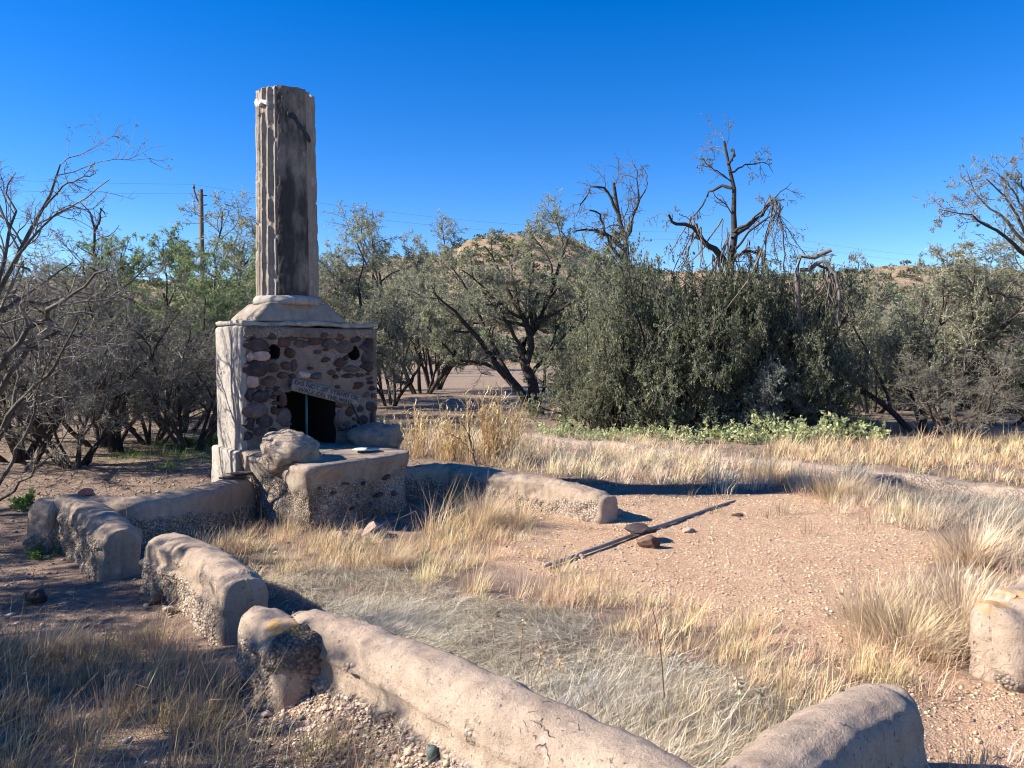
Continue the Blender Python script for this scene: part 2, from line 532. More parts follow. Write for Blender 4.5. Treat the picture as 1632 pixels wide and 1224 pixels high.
# ------------------------------------------------------------------ hills
az_px = np.array([-2400, -900, -300, 0, 120, 220, 420, 520, 600, 660, 700, 725, 745, 790, 860, 910, 945, 980, 1060, 1150, 1250, 1350, 1450, 1550, 1632, 1900, 2600, 4000])
az_y = np.array([520, 470, 455, 447, 440, 450, 446, 436, 420, 408, 408, 396, 384, 374, 370, 378, 396, 416, 432, 432, 436, 430, 425, 430, 432, 440, 470, 520])
azs = np.arctan2(az_px - 816, FPX)
def ridge(a):
    return (562 - np.interp(a, azs, az_y)) / FPX
aa = np.linspace(azs[0], azs[-1], 420)
dd = np.concatenate([np.linspace(55, 175, 90), np.linspace(180, 420, 25)])
AA, DD = np.meshgrid(aa, dd, indexing='ij')
A_, D_ = AA.ravel(), DD.ravel()
DR = 150 + 25 * np.sin(A_ * 3 + 1)
depthy = D_
X = np.tan(A_) * depthy; Y = depthy
P2 = np.column_stack([X, Y])
def hill_z(a, d, X, Y):
    P2 = np.column_stack([X, Y])
    DR = 150 + 25 * np.sin(a * 3 + 1)
    H = ridge(a) * DR + 1.65
    up = sstep(50, 1, 0) if False else np.clip((d - 62) / (DR - 62), 0, 1) ** 1.35
    dn = 1 - 0.75 * sstep(0, 220, np.clip(d - DR, 0, None))
    nz = fbm(P2, 0.035, 5, 77)
    z = 0.9 + H * up * dn + nz * (3.2 * up * (1 - np.clip((d - DR + 25) / 25, 0, 1) * 0.75)) + 0.7 * fbm(P2, 0.22, 3, 78) * up
    return np.where(d < 60, -1.0, z - 1.2)
Z = hill_z(A_, D_, X, Y)
m_, nt, b = newmat('hill_rock')
p = objco(nt)
n1 = noise(nt, p, 0.06, 6, 0.65); n2 = noise(nt, p, 0.5, 6, 0.75)
c = ramp(nt, n2, [(0.30, (0.20, 0.14, 0.09)), (0.45, (0.32, 0.225, 0.145)), (0.62, (0.46, 0.335, 0.22)), (0.75, (0.54, 0.43, 0.31))])
c = mix(nt, rng_(nt, n1, 0.45, 0.62, 0, 0.55), c, (0.24, 0.20, 0.12))
nt.links.new(c, b.inputs['Base Color'])
bump(nt, b, n2, 1.2, 0.9)
ob('hills', mkmesh('hills', np.column_stack([X, Y, Z]), gridfaces(len(aa), len(dd))), m_, kind='structure')

# ------------------------------------------------------------------ leaf and bush helpers
def leafquads(P, D, Nn, L, Wd, tint):
    """rhombic leaves: base P, direction D, side vectors from Nn"""
    S = nrm(np.cross(D, Nn))
    Lc = L[:, None]; Wc = Wd[:, None]
    v0 = P; v2 = P + D * Lc
    v1 = P + D * Lc * 0.45 + S * Wc; v3 = P + D * Lc * 0.45 - S * Wc
    V = np.stack([v0, v1, v2, v3], 1).reshape(-1, 3)
    Q = np.arange(len(P) * 4).reshape(-1, 4)
    return V, Q, np.repeat(tint, 4, axis=0)

def tints(rng, n, base, var=0.25, hue=0.1):
    base = np.asarray(base, float)
    k = np.exp(rng.normal(0, var, n))[:, None]
    h = 1 + rng.normal(0, hue, (n, 3))
    return np.clip(base * k * h, 0.004, 0.9)

# shrubs scattered on the hill sides: a far mass of low bushes
rng = np.random.default_rng(5)
n = 3600
a = rng.uniform(-0.75, 0.75, n); d = rng.uniform(64, 172, n)
x = np.tan(a) * d
z = hill_z(a, d, x, d)
ok = z > 0.5
a, d, x, z = a[ok], d[ok], x[ok], z[ok]
n = len(a)
K = 46
sz = rng.uniform(0.4, 1.3, n)
C = np.repeat(np.column_stack([x, d, z + sz * 0.35]), K, 0)
S = np.repeat(sz, K)
off = nrm(rng.normal(0, 1, (n * K, 3))) * (rng.uniform(0.2, 1, (n * K, 1)) ** 0.5) * np.column_stack([S, S, S * 0.75])
off[:, 2] = np.abs(off[:, 2]) - 0.2 * S
D = nrm(rng.normal(0, 1, (n * K, 3)))
tc = np.repeat(tints(rng, n, (0.13, 0.14, 0.075), 0.25, 0.12), K, 0) * np.exp(rng.normal(0, 0.2, (n * K, 1)))
V, Q, tt = leafquads(C + off, D, nrm(rng.normal(0, 1, (n * K, 3))), S * 0.42, S * 0.16, tc)
ob('hillside_scrub', mkmesh('hillside_scrub', V, Q, attrs={'tint': tt}), M_leaf, kind='stuff')

# ------------------------------------------------------------------ power line
px0 = atd(322, 420, 45)
pole_top = atd(322, 302, 45)
t = thing('utility_pole', 'tall wooden utility pole rising behind the green thicket left of the chimney', 'utility pole', (px0[0], 45, 0.2))
M_pole = mat_simple('pole_wood', (0.16, 0.115, 0.085), 0.9, 0, 0.3, 8)
hp = pole_top[2] - 0.2
V, Q = tube([(0, 0, -0.5), (0, 0, hp * 0.5), (0, 0, hp)], [0.15, 0.14, 0.125], 12)
ob('pole', mkmesh('pole', V, Q), M_pole, t)
V, Q = tube([(0, -0.0, hp - 0.95), (-0.22, -0.05, hp - 0.55), (-0.36, -0.05, hp - 0.1), (-0.40, -0.05, hp + 0.02)], [0.05] * 4, 6)
ob('bracket', mkmesh('bracket', V, Q), M_pole, t)
M_ins = mat_simple('insulator_glaze', (0.12, 0.09, 0.08), 0.4)
V, Q = tube([(-0.38, -0.05, hp + 0.02), (-0.38, -0.05, hp + 0.1), (-0.38, -0.05, hp + 0.18), (-0.38, -0.05, hp + 0.3)], [0.05, 0.09, 0.05, 0.03], 8)
ob('insulator', mkmesh('insulator', V, Q), M_ins, t)
for k in range(2):
    V, Q = tube([(0.1, 0, hp - 0.35 - 0.55 * k), (0.36, 0, hp - 0.33 - 0.55 * k)], [0.03, 0.03], 6)
    ob('peg', mkmesh('peg', V, Q), M_ins, t)
M_wire = mat_simple('wire_metal', (0.10, 0.12, 0.17), 0.5)
for k, dz in enumerate((0.3, -0.25)):
    pts = []
    for s in np.linspace(-1, 3.2, 60):
        x = px0[0] - 0.35 + 38 * s; y = 45 + 17.5 * s
        sag = 1.0 * (1 - abs(2 * ((s + 1) % 1.0) - 1) ** 2)
        pts.append((x, y, pole_top[2] + dz - sag * 0.9))
    V, Q = tube(pts, [0.0055] * len(pts), 4)
    ob('power_line', mkmesh('power_line', V, Q), M_wire, label=('upper' if k == 0 else 'lower') + ' of the two thin power lines crossing the blue sky behind the chimney', cat='power line', group='power lines in the sky')

# ------------------------------------------------------------------ trees
ORD = 'first second third fourth fifth sixth seventh eighth ninth tenth eleventh twelfth thirteenth fourteenth fifteenth sixteenth seventeenth eighteenth nineteenth twentieth twenty-first twenty-second twenty-third twenty-fourth twenty-fifth twenty-sixth twenty-seventh twenty-eighth'.split()
def grow_level(rng, P0, D0, L, R, nseg, wobv, trop, taper, out=None):
    N = len(P0)
    P = np.zeros((N, nseg + 1, 3)); P[:, 0] = P0
    d = D0.copy()
    Dd = np.zeros((N, nseg + 1, 3)); Dd[:, 0] = d
    st = (L / nseg)[:, None]
    for k in range(nseg):
        d = nrm(d + rng.normal(0, wobv, (N, 3)) + np.array([0, 0, trop]))
        P[:, k + 1] = P[:, k] + d * st
        Dd[:, k + 1] = d
    tt = np.linspace(0, 1, nseg + 1)[None]
    RR = R[:, None] * (1 - tt * (1 - taper))
    return P, Dd, RR

def spawn(rng, P, Dd, RR, L, cnt, t0, t1, amin, amax, lr, rr, lenfall=0.4):
    N, n, _ = P.shape
    idx = np.repeat(np.arange(N), cnt)
    M = len(idx)
    t = rng.uniform(t0, t1, M)
    f = t * (n - 1); i = np.minimum(f.astype(int), n - 2); w = (f - i)
    pos = P[idx, i] * (1 - w)[:, None] + P[idx, i + 1] * w[:, None]
    pd = nrm(Dd[idx, i] * (1 - w)[:, None] + Dd[idx, i + 1] * w[:, None])
    pr = RR[idx, i] * (1 - w) + RR[idx, i + 1] * w
    perp = nrm(np.cross(pd, rng.normal(0, 1, (M, 3))))
    a = np.radians(rng.uniform(amin, amax, M))[:, None]
    cdv = nrm(pd * np.cos(a) + perp * np.sin(a))
    cl = L[idx] * lr * rng.uniform(0.6, 1.25, M) * (1 - lenfall * t)
    cr = np.minimum(pr * rr, pr * 0.9)
    return pos, cdv, cl, cr

def build_tree(rng, roots, levels, leaf=None):
    """roots: P0,D0,L,R arrays or list of prepared (P,Dd,RR,L) polylines. returns thick (V,Q), thin (V,Q), leaves"""
    thick, thin, leaves = [], [], None
    P, Dd, RR, L = roots
    thick.append(tubes(P, RR, 7))
    for li, lv in enumerate(levels):
        pos, cdv, cl, cr = spawn(rng, P, Dd, RR, L, lv['n'], lv.get('t0', 0.25), lv.get('t1', 1.0), lv['a'][0], lv['a'][1], lv['lr'], lv.get('rr', 0.6), lv.get('fall', 0.4))
        if lv.get('bylen'):
            pl_ = np.repeat(L, lv['n']); kp = rng.random(len(pl_)) < np.clip(pl_ / (0.5 * L.max()), 0.12, 1)
            pos, cdv, cl, cr = pos[kp], cdv[kp], cl[kp], cr[kp]
        if 'flat' in lv:
            cdv[:, 2] *= lv['flat']; cdv = nrm(cdv)
        cl = np.minimum(cl, lv.get('lmax', 9))
        cr = np.maximum(cr, lv.get('rmin', 0.003))
        P, Dd, RR = grow_level(rng, pos, cdv, cl, cr, lv['seg'], lv.get('wob', 0.2), lv.get('trop', 0.03), lv.get('taper', 0.45))
        L = cl
        (thick if lv.get('thick') else thin).append(tubes(P, RR, lv.get('k', 3)))
    if leaf:
        N, n, _ = P.shape
        cnt = leaf['n']
        idx = np.repeat(np.arange(N), cnt); M = len(idx)
        if leaf.get('zmin'):
            zt = P[:, -1, 2]; lim = leaf['zmin'] * np.percentile(zt, 99)
            pk = sstep(lim * 0.8, lim * 1.2, zt[idx])
            keep = rng.random(M) < pk
            idx = idx[keep]; M = len(idx)
        if leaf.get('patch'):
            keep = fbm(P[idx, -1], leaf['patch'][0], 2, 3) > leaf['patch'][1]
            idx = idx[keep]; M = len(idx)
        t = rng.uniform(0.1, 1.0, M)
        f = t * (n - 1); i = np.minimum(f.astype(int), n - 2); w = (f - i)[:, None]
        pos = P[idx, i] * (1 - w) + P[idx, i + 1] * w
        pd = Dd[idx, i]
        dv = nrm(pd * leaf.get('along', 0.6) + rng.normal(0, 0.6, (M, 3)) + np.array([0, 0, leaf.get('droop', -0.15)]))
        ll = leaf['l'] * rng.uniform(0.6, 1.4, M)
        br = np.exp(rng.normal(0, 0.18, N))[idx]
        tt = tints(rng, M, leaf['c'], 0.22, 0.07) * br[:, None]
        V, Q, T = leafquads(pos, dv, nrm(rng.normal(0, 1, (M, 3))), ll, ll * leaf['w'], tt)
        leaves = (V, Q, T)
    return merge(thick), merge(thin) if thin else None, leaves

def vase_roots(rng, n, tilt, L, R, wobv=0.14, trop=0.05, seg=7):
    az = np.arange(n) * 2 * math.pi / n + rng.uniform(-0.5, 0.5, n)
    tl = np.radians(rng.uniform(tilt[0], tilt[1], n))
    D = np.column_stack([np.sin(tl) * np.cos(az), np.sin(tl) * np.sin(az), np.cos(tl)])
    P0 = np.column_stack([np.cos(az) * 0.12, np.sin(az) * 0.12, np.full(n, -0.15)])
    Ls = L * rng.uniform(0.75, 1.2, n); Rs = R * rng.uniform(0.6, 1.2, n)
    P, Dd, RR = grow_level(rng, P0, D, Ls, Rs, seg, wobv, trop, 0.45)
    return P, Dd, RR, Ls

def mesq_mesh(seed, nroot=3, tilt=(12, 42), green=1.0, leafn=9, col=(0.29, 0.30, 0.19), n1=4, zmin=0.0, n2=6, n3=7, n4=5, leafl=0.058, base_r=0.055):
    rng = np.random.default_rng(seed)
    roots = vase_roots(rng, nroot, tilt, 2.4, base_r)
    lv = [dict(n=n1, t0=0.3, a=(15, 45), lr=0.75, seg=6, wob=0.16, trop=0.05, thick=True, k=5, rr=0.7, rmin=0.02),
          dict(n=n2, t0=0.2, a=(25, 60), lr=0.62, seg=5, wob=0.2, trop=0.02, k=4, rr=0.6, rmin=0.009),
          dict(n=n3, t0=0.15, a=(25, 70), lr=0.6, seg=4, wob=0.22, trop=0.0, k=3, rr=0.55, rmin=0.0055),
          dict(n=n4, t0=0.1, a=(25, 75), lr=0.62, seg=3, wob=0.22, trop=0.0, k=3, rr=0.6, rmin=0.0035)]
    leaf = dict(n=leafn, l=leafl, w=0.12, c=col, zmin=zmin) if leafn else None
    thick, thin, lf = build_tree(rng, roots, lv, leaf)
    allv = thin[0]
    H = np.percentile(allv[:, 2], 97.5)
    Rr = np.percentile(np.hypot(allv[:, 0], allv[:, 1]), 97)
    mt = mkmesh('trunk', *thick); mt.materials.append(M_bark)
    mw = mkmesh('twigs', *thin, smooth=False); mw.materials.append(M_twig)
    ml = None
    if lf:
        ml = mkmesh('crown', lf[0], lf[1], attrs={'tint': lf[2]}, smooth=False); ml.materials.append(M_leaf)
    return dict(t=mt, w=mw, l=ml, H=H, R=Rr)

def place_tree(v, name, label, x, y, H, Wd=None, rz=0.0, group=None, cat='tree', z=None):
    o = thing(name, label, cat, (x, y, (gz1(x, y) if z is None else z) - 0.02), rz, group)
    sz = H / v['H']; sx = (Wd / 2) / v['R'] if Wd else sz
    o.scale = (sx, sx, sz)
    ob('trunk', v['t'], None, o)
    ob('twigs', v['w'], None, o, kind='stuff')
    if v['l'] is not None:
        ob('crown', v['l'], None, o)
    return o

VA = mesq_mesh(11, 4, (10, 38), leafn=7, zmin=0.35)
VB = mesq_mesh(12, 6, (15, 50), leafn=7, col=(0.31, 0.31, 0.20), zmin=0.25)
VC = mesq_mesh(13, 5, (10, 35), leafn=9, col=(0.19, 0.255, 0.095), n4=5, zmin=0.55)
VD = mesq_mesh(14, 7, (10, 40), leafn=1, col=(0.2, 0.2, 0.13), n1=5)           # nearly bare

rng = np.random.default_rng(2)
# (variant, px of base, distance, top y px, crown width m, label)
T = []
def tr(v, px, d, ytop, w, label, name='mesquite_tree', group=None, cat='tree'):
    x = (px - 816) / FPX * d
    H = CAMH + d * (562 - ytop) / FPX
    return place_tree(v, name, label, x, d, H, w, rng.uniform(0, 6.28), group, cat)

GL = 'mesquites of the thicket left of the chimney'
tr(VD, 35, 11.5, 430, 4.0, 'nearly bare grey mesquite at the left edge, just behind the foreground bare tree', group=GL)
tr(VD, 165, 13.5, 425, 4.2, 'bare stemmed mesquite beside the charred stump on the left', group=GL)
tr(VC, 285, 16, 405, 4.6, 'dense green topped mesquite with fanning dark stems left of the chimney block', group=GL)
tr(VC, 215, 19, 400, 5.0, 'green mesquite behind the charred stump', group=GL)
tr(VA, 90, 18, 425, 5.0, 'thin leaved mesquite between the left edge and the charred stump', group=GL)
tr(VC, 370, 18.5, 385, 5.0, 'tall green mesquite directly behind the left side of the chimney block', group=GL)
tr(VD, 115, 11.0, 520, 2.8, 'low dense tangle of bare stems right of the foreground bare tree', 'mesquite_shrub', group=GL, cat='shrub')
tr(VD, 300, 12.6, 500, 2.6, 'bare stemmed shrub leaning towards the left side of the chimney block', 'mesquite_shrub', group=GL, cat='shrub')
tr(VD, 60, 14.5, 470, 3.6, 'bare stemmed mesquite deeper in the thicket at the left edge', group=GL)
tr(VD, 240, 13.8, 520, 3.0, 'low tangle of bare stems in front of the green topped mesquite left of the chimney', 'mesquite_shrub', group=GL, cat='shrub')
tr(VA, 400, 25, 350, 6.5, 'tall mesquite whose crown shows just left of the fluted column', group=GL)
GM = 'mesquites between the chimney and the dark trunked tree'
tr(VA, 570, 26, 350, 6.0, 'thinly leaved mesquite right of the column, topmost twigs against the sky', group=GM)
tr(VB, 690, 33, 405, 6.6, 'rounded olive mesquite behind the forked one on the pale ground', group=GM)
tr(VB, 672, 30, 428, 6.6, 'small forked mesquite standing on pale ground right of the chimney', group=GM)
tr(VB, 620, 24, 480, 4.6, 'low olive mesquite behind the right shoulder of the chimney', group=GM)
tr(VA, 520, 22, 440, 4.4, 'mesquite half hidden behind the base of the column', group=GM)
GR = 'mesquites on the right'
tr(VB, 1480, 15.8, 415, 4.9, 'wide grey green mesquite with low splayed stems on the right', group=GR)
tr(VA, 1590, 17.5, 395, 5.2, 'grey green mesquite near the right edge, behind the splayed one', group=GR)
tr(VB, 1385, 21, 430, 5.4, 'mesquite right of the dark dense bushes, beneath the distant ridge', group=GR)
tr(VA, 1700, 15.0, 370, 5.0, 'mesquite cut by the right edge of the picture', group=GR)
tr(VD, 1530, 14.5, 560, 2.6, 'low bare tangle of branches at the foot of the right mesquites', 'mesquite_shrub', group=GR, cat='shrub')
# trees farther off, partly seen between the nearer ones
GF = 'mesquites scattered far behind the ruin'
k = 0
for i, (px, d, v_, w_) in enumerate(((-40, 24, 'B', 3.4), (60, 27, 'A', 3.6), (130, 23, 'B', 3.2), (205, 26, 'A', 3.8), (300, 24, 'B', 3.4), (390, 28, 'A', 3.8), (455, 24, 'B', 3.2), (545, 31, 'A', 4), (940, 27, 'B', 3.8), (1010, 24, 'A', 3.4), (1360, 25, 'B', 3.6), (1430, 22, 'A', 3.2), (1530, 24, 'B', 3.6), (1600, 21, 'A', 3.2), (1670, 24, 'B', 3.4))):
    T.append((px, d, v_, w_))
adj = ['olive', 'grey green', 'pale', 'sparse', 'low', 'rounded']
for i in range(120):
    if k >= 34: break
    d = rng.uniform(33, 62)
    px = rng.uniform(-60, 1700)
    if 600 < px < 1000 and d < 42 and rng.random() < 0.75: continue
    x = (px - 816) / FPX * d
    H = rng.uniform(3.0, 5.2)
    v = [VA, VB, VC][int(rng.integers(0, 3))]
    side = [w for lim, w in ((90, 'behind the bare tree at the left edge'), (230, 'behind the charred stump and its shoots'), (345, 'just left of the chimney block'), (420, 'behind the left edge of the chimney block'), (530, 'behind the fluted column'), (620, 'past the right shoulder of the chimney block'), (720, 'over the golden reeds'), (830, 'left of the black forked trunk'), (930, 'right of the black forked trunk'), (1050, 'behind the smaller dead snag'), (1200, 'behind the tall dead tree'), (1330, 'behind the arched dead limb'), (1450, 'between the hanging vines and the splayed mesquite'), (1560, 'behind the splayed grey green mesquite'), (9999, 'at the right edge behind the bare topped tree')) if px < lim][0]
    place_tree(v, 'mesquite_tree', ('nearer ' if d < 46 else 'farthest ') + ('narrow ' if i % 2 else 'broad ') + ('low ' if H < 3.7 else ('tall ' if H > 4.5 else '')) + 'mesquite ' + side, x, d, H, H * (rng.uniform(1.0, 1.15) if i % 2 else rng.uniform(1.4, 1.6)), rng.uniform(0, 6.28), GF)
    k += 1

# off to the left, outside the frame: the trees that shade the lower left of the picture
for (x, y, h, w) in ((-7.6, 4.9, 3.4, 3.2), (-6.6, 3.0, 3.2, 3.4), (-6.2, 1.6, 3.2, 3.2), (-9.2, 3.6, 3.9, 3.6), (-8.6, 6.2, 3.6, 3.4), (-5.3, 2.4, 2.7, 2.6), (-5.6, 3.7, 2.8, 2.6), (-4.6, 1.0, 2.9, 2.8)):
    place_tree(VC if h == 3.2 else VA, 'mesquite_tree', 'mesquite outside the left edge, ' + {4.9: 'level with the leftmost short wall', 3.0: 'level with the middle wall', 1.6: 'level with the lichen stub', 3.6: 'tallest and farthest from the walls', 6.2: 'farthest back', 2.4: 'low one near the lichen stub', 3.7: 'low one near the middle wall', 1.0: 'nearest the camera'}[y], x, y, h, w, rng.uniform(0, 6.28), 'mesquites outside the left edge')

# --- trees with traced limbs ---------------------------------------------------
def limb_lines(rng, limbs, depth, jit=0.25):
    """limbs: (pixel points, r0, r1[, depth offset]) -> list of resampled polylines all with 9 nodes"""
    P, RR = [], []
    for lb in limbs:
        pts, r0, r1 = lb[0], lb[1], lb[2]
        off0 = lb[3] if len(lb) > 3 else rng.normal(0, jit)
        base0 = lb[4] if len(lb) > 4 else 0.0
        W3 = []
        for i, (x, y) in enumerate(pts):
            f = i / (len(pts) - 1)
            W3.append(atd(x, y, depth + base0 + off0 * f))
        W3 = np.array(W3)
        s = np.concatenate([[0], np.cumsum(np.linalg.norm(np.diff(W3, axis=0), axis=1))])
        tt = np.linspace(0, s[-1], 12)
        Q3 = np.column_stack([np.interp(tt, s, W3[:, k]) for k in range(3)])
        Q3[1:-1] += rng.normal(0, 0.012 * s[-1] ** 0.5, (10, 3))
        P.append(Q3); RR.append(np.linspace(r0, r1, 12) * (1 + rng.normal(0, 0.06, 12)))
    P = np.array(P); RR = np.array(RR)
    Dd = np.zeros_like(P); Dd[:, :-1] = nrm(P[:, 1:] - P[:, :-1]); Dd[:, -1] = Dd[:, -2]
    L = np.linalg.norm(np.diff(P, axis=1), axis=2).sum(1)
    return P, Dd, RR, L

def limb_tree(name, label, cat, limbs, depth, levels, leaf, base, seed, mats=(None, None), jit=0.25, group=None):
    rng = np.random.default_rng(seed)
    roots = limb_lines(rng, limbs, depth, jit)
    thick, thin, lf = build_tree(rng, roots, levels, leaf)
    o = thing(name, label, cat, tuple(base), 0, group)
    bs = np.array(base)
    ob('trunk', mkmesh('trunk', thick[0] - bs, thick[1]), mats[0] or M_bark, o)
    if thin is not None:
        ob('twigs', mkmesh('twigs', thin[0] - bs, thin[1], smooth=False), mats[1] or M_twig, o, kind='stuff')
    if lf:
        ob('crown', mkmesh('crown', lf[0] - bs, lf[1], attrs={'tint': lf[2]}, smooth=False), M_leaf, o)
    return o

# central dark trunked mesquite
cl = [([(858, 662), (852, 620), (838, 585), (832, 555), (850, 520), (868, 490), (885, 440), (905, 380)], 0.17, 0.03, 0.4),
      ([(850, 655), (825, 620), (800, 592), (775, 555), (745, 520), (715, 488), (690, 465)], 0.14, 0.02, -0.6),
      ([(836, 590), (848, 545), (838, 510), (815, 470), (795, 430), (772, 392)], 0.11, 0.02, 0.2),
      ([(820, 612), (790, 560), (762, 500), (738, 450), (712, 415)], 0.07, 0.015, 0.9),
      ([(834, 560), (812, 520), (790, 480), (765, 455), (735, 430)], 0.06, 0.015, -1.2),
      ([(855, 515), (880, 500), (915, 478), (945, 440), (965, 410)], 0.06, 0.015, -0.8),
      ([(850, 525), (842, 480), (850, 420), (845, 370)], 0.06, 0.012, 1.4),
      ([(846, 600), (866, 570), (895, 540), (930, 510), (955, 470)], 0.06, 0.012, 0.9),
      ([(800, 592), (770, 580), (730, 575), (700, 540), (680, 520)], 0.05, 0.012, -1.0),
      ([(862, 660), (868, 600), (872, 560), (900, 500), (925, 460)], 0.05, 0.012, 1.4)]
limb_tree('mesquite_tree', 'spreading mesquite with forked black trunk at the centre, behind the golden reeds', 'tree', cl, 20.5,
          [dict(n=7, t0=0.3, a=(20, 55), lr=0.42, seg=6, wob=0.17, trop=0.05, thick=True, k=4, rr=0.6, rmin=0.014),
           dict(n=7, t0=0.15, a=(25, 65), lr=0.62, seg=5, wob=0.2, trop=0.03, rr=0.6, rmin=0.008),
           dict(n=7, t0=0.1, a=(25, 70), lr=0.6, seg=4, wob=0.22, rr=0.6, rmin=0.005),
           dict(n=3, t0=0.1, a=(25, 70), lr=0.6, seg=3, wob=0.22, rr=0.6, rmin=0.004)],
          dict(n=6, l=0.065, w=0.12, c=(0.31, 0.32, 0.20)), atd(855, 662, 20.5) * np.array([1, 1, 0]), 41)

# foreground bare tree at the left edge
bl = [([(-25, 860), (-15, 760), (-5, 640), (-25, 560), (-10, 470), (20, 420), (50, 372), (72, 325), (88, 290), (96, 262)], 0.0720, 0.008, 0.5),
      ([(20, 420), (45, 385), (78, 352), (110, 330), (150, 333)], 0.0158, 0.005, 0.2, 0.1),
      ([(72, 330), (92, 305), (118, 288), (152, 276)], 0.0115, 0.004, -0.2, 0.25),
      ([(-15, 600), (40, 530), (90, 488), (140, 450), (170, 430)], 0.0360, 0.008, -0.8),
      ([(-15, 500), (30, 480), (75, 485), (115, 462), (150, 470)], 0.0252, 0.006, 0.8),
      ([(-10, 640), (40, 560), (95, 530), (150, 540), (205, 552)], 0.0324, 0.006, -0.5),
      ([(-20, 560), (0, 430), (20, 350), (10, 290), (25, 275)], 0.0324, 0.005, 0.6),
      ([(-5, 700), (30, 640), (70, 600), (100, 560), (130, 500)], 0.0288, 0.006, -1.0),
      ([(-10, 790), (20, 740), (45, 690), (60, 620), (85, 570)], 0.0216, 0.005, -0.6),
      ([(-5, 800), (35, 770), (70, 735), (100, 705), (120, 650)], 0.0144, 0.004, -0.5),
      ([(-40, 620), (-30, 480), (-60, 380), (-50, 300)], 0.0432, 0.01, 0.3),
      ([(-15, 740), (15, 680), (30, 600), (20, 520), (40, 450)], 0.0288, 0.006, 0.7)]
limb_tree('bare_tree', 'bare grey thorny tree at the left edge with twigs reaching into the sky', 'tree', bl, 7.8,
          [dict(n=9, t0=0.2, a=(25, 60), lr=0.36, seg=6, wob=0.22, trop=0.03, k=4, rr=0.55, rmin=0.005),
           dict(n=6, t0=0.15, a=(25, 70), lr=0.55, seg=5, wob=0.25, rr=0.6, rmin=0.003),
           dict(n=4, t0=0.1, a=(30, 75), lr=0.5, seg=3, wob=0.25, rr=0.6, rmin=0.002)],
          dict(n=2, l=0.03, w=0.2, c=(0.2, 0.19, 0.14), patch=(1.5, 0.15)), (atd(-22, 860, 7.8)[0], 7.8, 0.0), 42, (M_bark2, M_twig), jit=0.4)
limb_tree('dead_tree', 'small dead forked tree poking into the sky left of the utility pole', 'tree',
          [([(148, 470), (150, 400), (152, 362), (146, 340), (138, 330), (128, 322)], 0.05, 0.01, 0.2),
           ([(152, 365), (160, 348), (160, 332), (168, 343)], 0.03, 0.008, 0.1), ([(150, 420), (180, 398), (205, 392)], 0.03, 0.006, 0.3), ([(150, 640), (148, 540), (148, 465)], 0.07, 0.05, 0.0)], 15.5,
          [dict(n=5, t0=0.3, a=(25, 60), lr=0.35, seg=4, wob=0.2, k=3, rr=0.5, rmin=0.006), dict(n=3, a=(25, 60), lr=0.5, seg=3, rmin=0.004)], None, (atd(150, 640, 15.5)[0], 15.5, 0), 43, (M_bark, M_bark))

# dense dark bushes in the middle right
def bush_mesh(seed, col, nroot=15, leafn=9, leafl=0.05, w=0.30, n2=8, n3=6, tilt=(5, 48)):
    rng = np.random.default_rng(seed)
    roots = vase_roots(rng, nroot, tilt, 2.3, 0.035, 0.18, 0.04, 9)
    lv = [dict(n=7, t0=0.12, a=(25, 75), lr=0.42, seg=5, wob=0.2, trop=0.0, fall=0.2, thick=True, k=4, rr=0.6, rmin=0.008),
          dict(n=n2, t0=0.15, a=(25, 65), lr=0.6, seg=4, wob=0.22, rr=0.6, rmin=0.005),
          dict(n=n3, t0=0.1, a=(25, 70), lr=0.6, seg=3, wob=0.22, rr=0.6, rmin=0.0035)]
    thick, thin, lf = build_tree(rng, roots, lv, dict(n=leafn, l=leafl, w=w, c=col, droop=-0.05, along=0.3))
    H = np.percentile(thin[0][:, 2], 99.5); Rr = np.percentile(np.hypot(thin[0][:, 0], thin[0][:, 1]), 97)
    mt = mkmesh('trunk', *thick); mt.materials.append(M_bark)
    mw = mkmesh('twigs', *thin, smooth=False); mw.materials.append(M_twig)
    ml = mkmesh('crown', lf[0], lf[1], attrs={'tint': lf[2]}, smooth=False); ml.materials.append(M_leaf)
    return dict(t=mt, w=mw, l=ml, H=H, R=Rr)
BA = bush_mesh(61, (0.14, 0.16, 0.09), leafl=0.044, leafn=8)
BB = bush_mesh(62, (0.22, 0.235, 0.135), leafl=0.043, leafn=8)
for i, (px, d, v_, w_) in enumerate([]): pass
BC = bush_mesh(63, (0.20, 0.23, 0.205), leafl=0.045, leafn=8)
GB = 'dense bushes under the dead tree'
tr(BB, 985, 16.6, 425, 3.0, 'olive bush at the left end of the dense clump, under the smaller snag', 'bush', GB, 'bush')
tr(BA, 1075, 16.2, 395, 3.2, 'dark leafy bush below the main dead tree on its left', 'bush', GB, 'bush')
tr(BA, 1165, 16.4, 402, 3.0, 'dark leafy bush directly below the trunk of the tall dead tree', 'bush', GB, 'bush')
tr(BA, 1255, 16.2, 438, 2.8, 'darkest bush at the right end of the dense clump', 'bush', GB, 'bush')
tr(BB, 1110, 16.0, 470, 2.6, 'olive bush in front of the dense clump behind the pale leafy plants', 'bush', GB, 'bush')
tr(BB, 940, 16.4, 520, 2.4, 'low twiggy bush right of the black trunk', 'bush', GB, 'bush')
tr(BC, 1215, 15.6, 560, 2.0, 'low blue grey bush in front of the darkest bushes', 'bush', GB, 'bush')
tr(BB, 1330, 16.0, 540, 2.0, 'small bush beneath the hanging dead vines on the right of the clump', 'bush', GB, 'bush')
tr(BA, 1210, 17.6, 412, 3.6, 'dark bush at the back of the dense clump', 'bush', GB, 'bush')
tr(BB, 1030, 18.0, 400, 3.6, 'tall olive bush at the back between the two snags', 'bush', GB, 'bush')

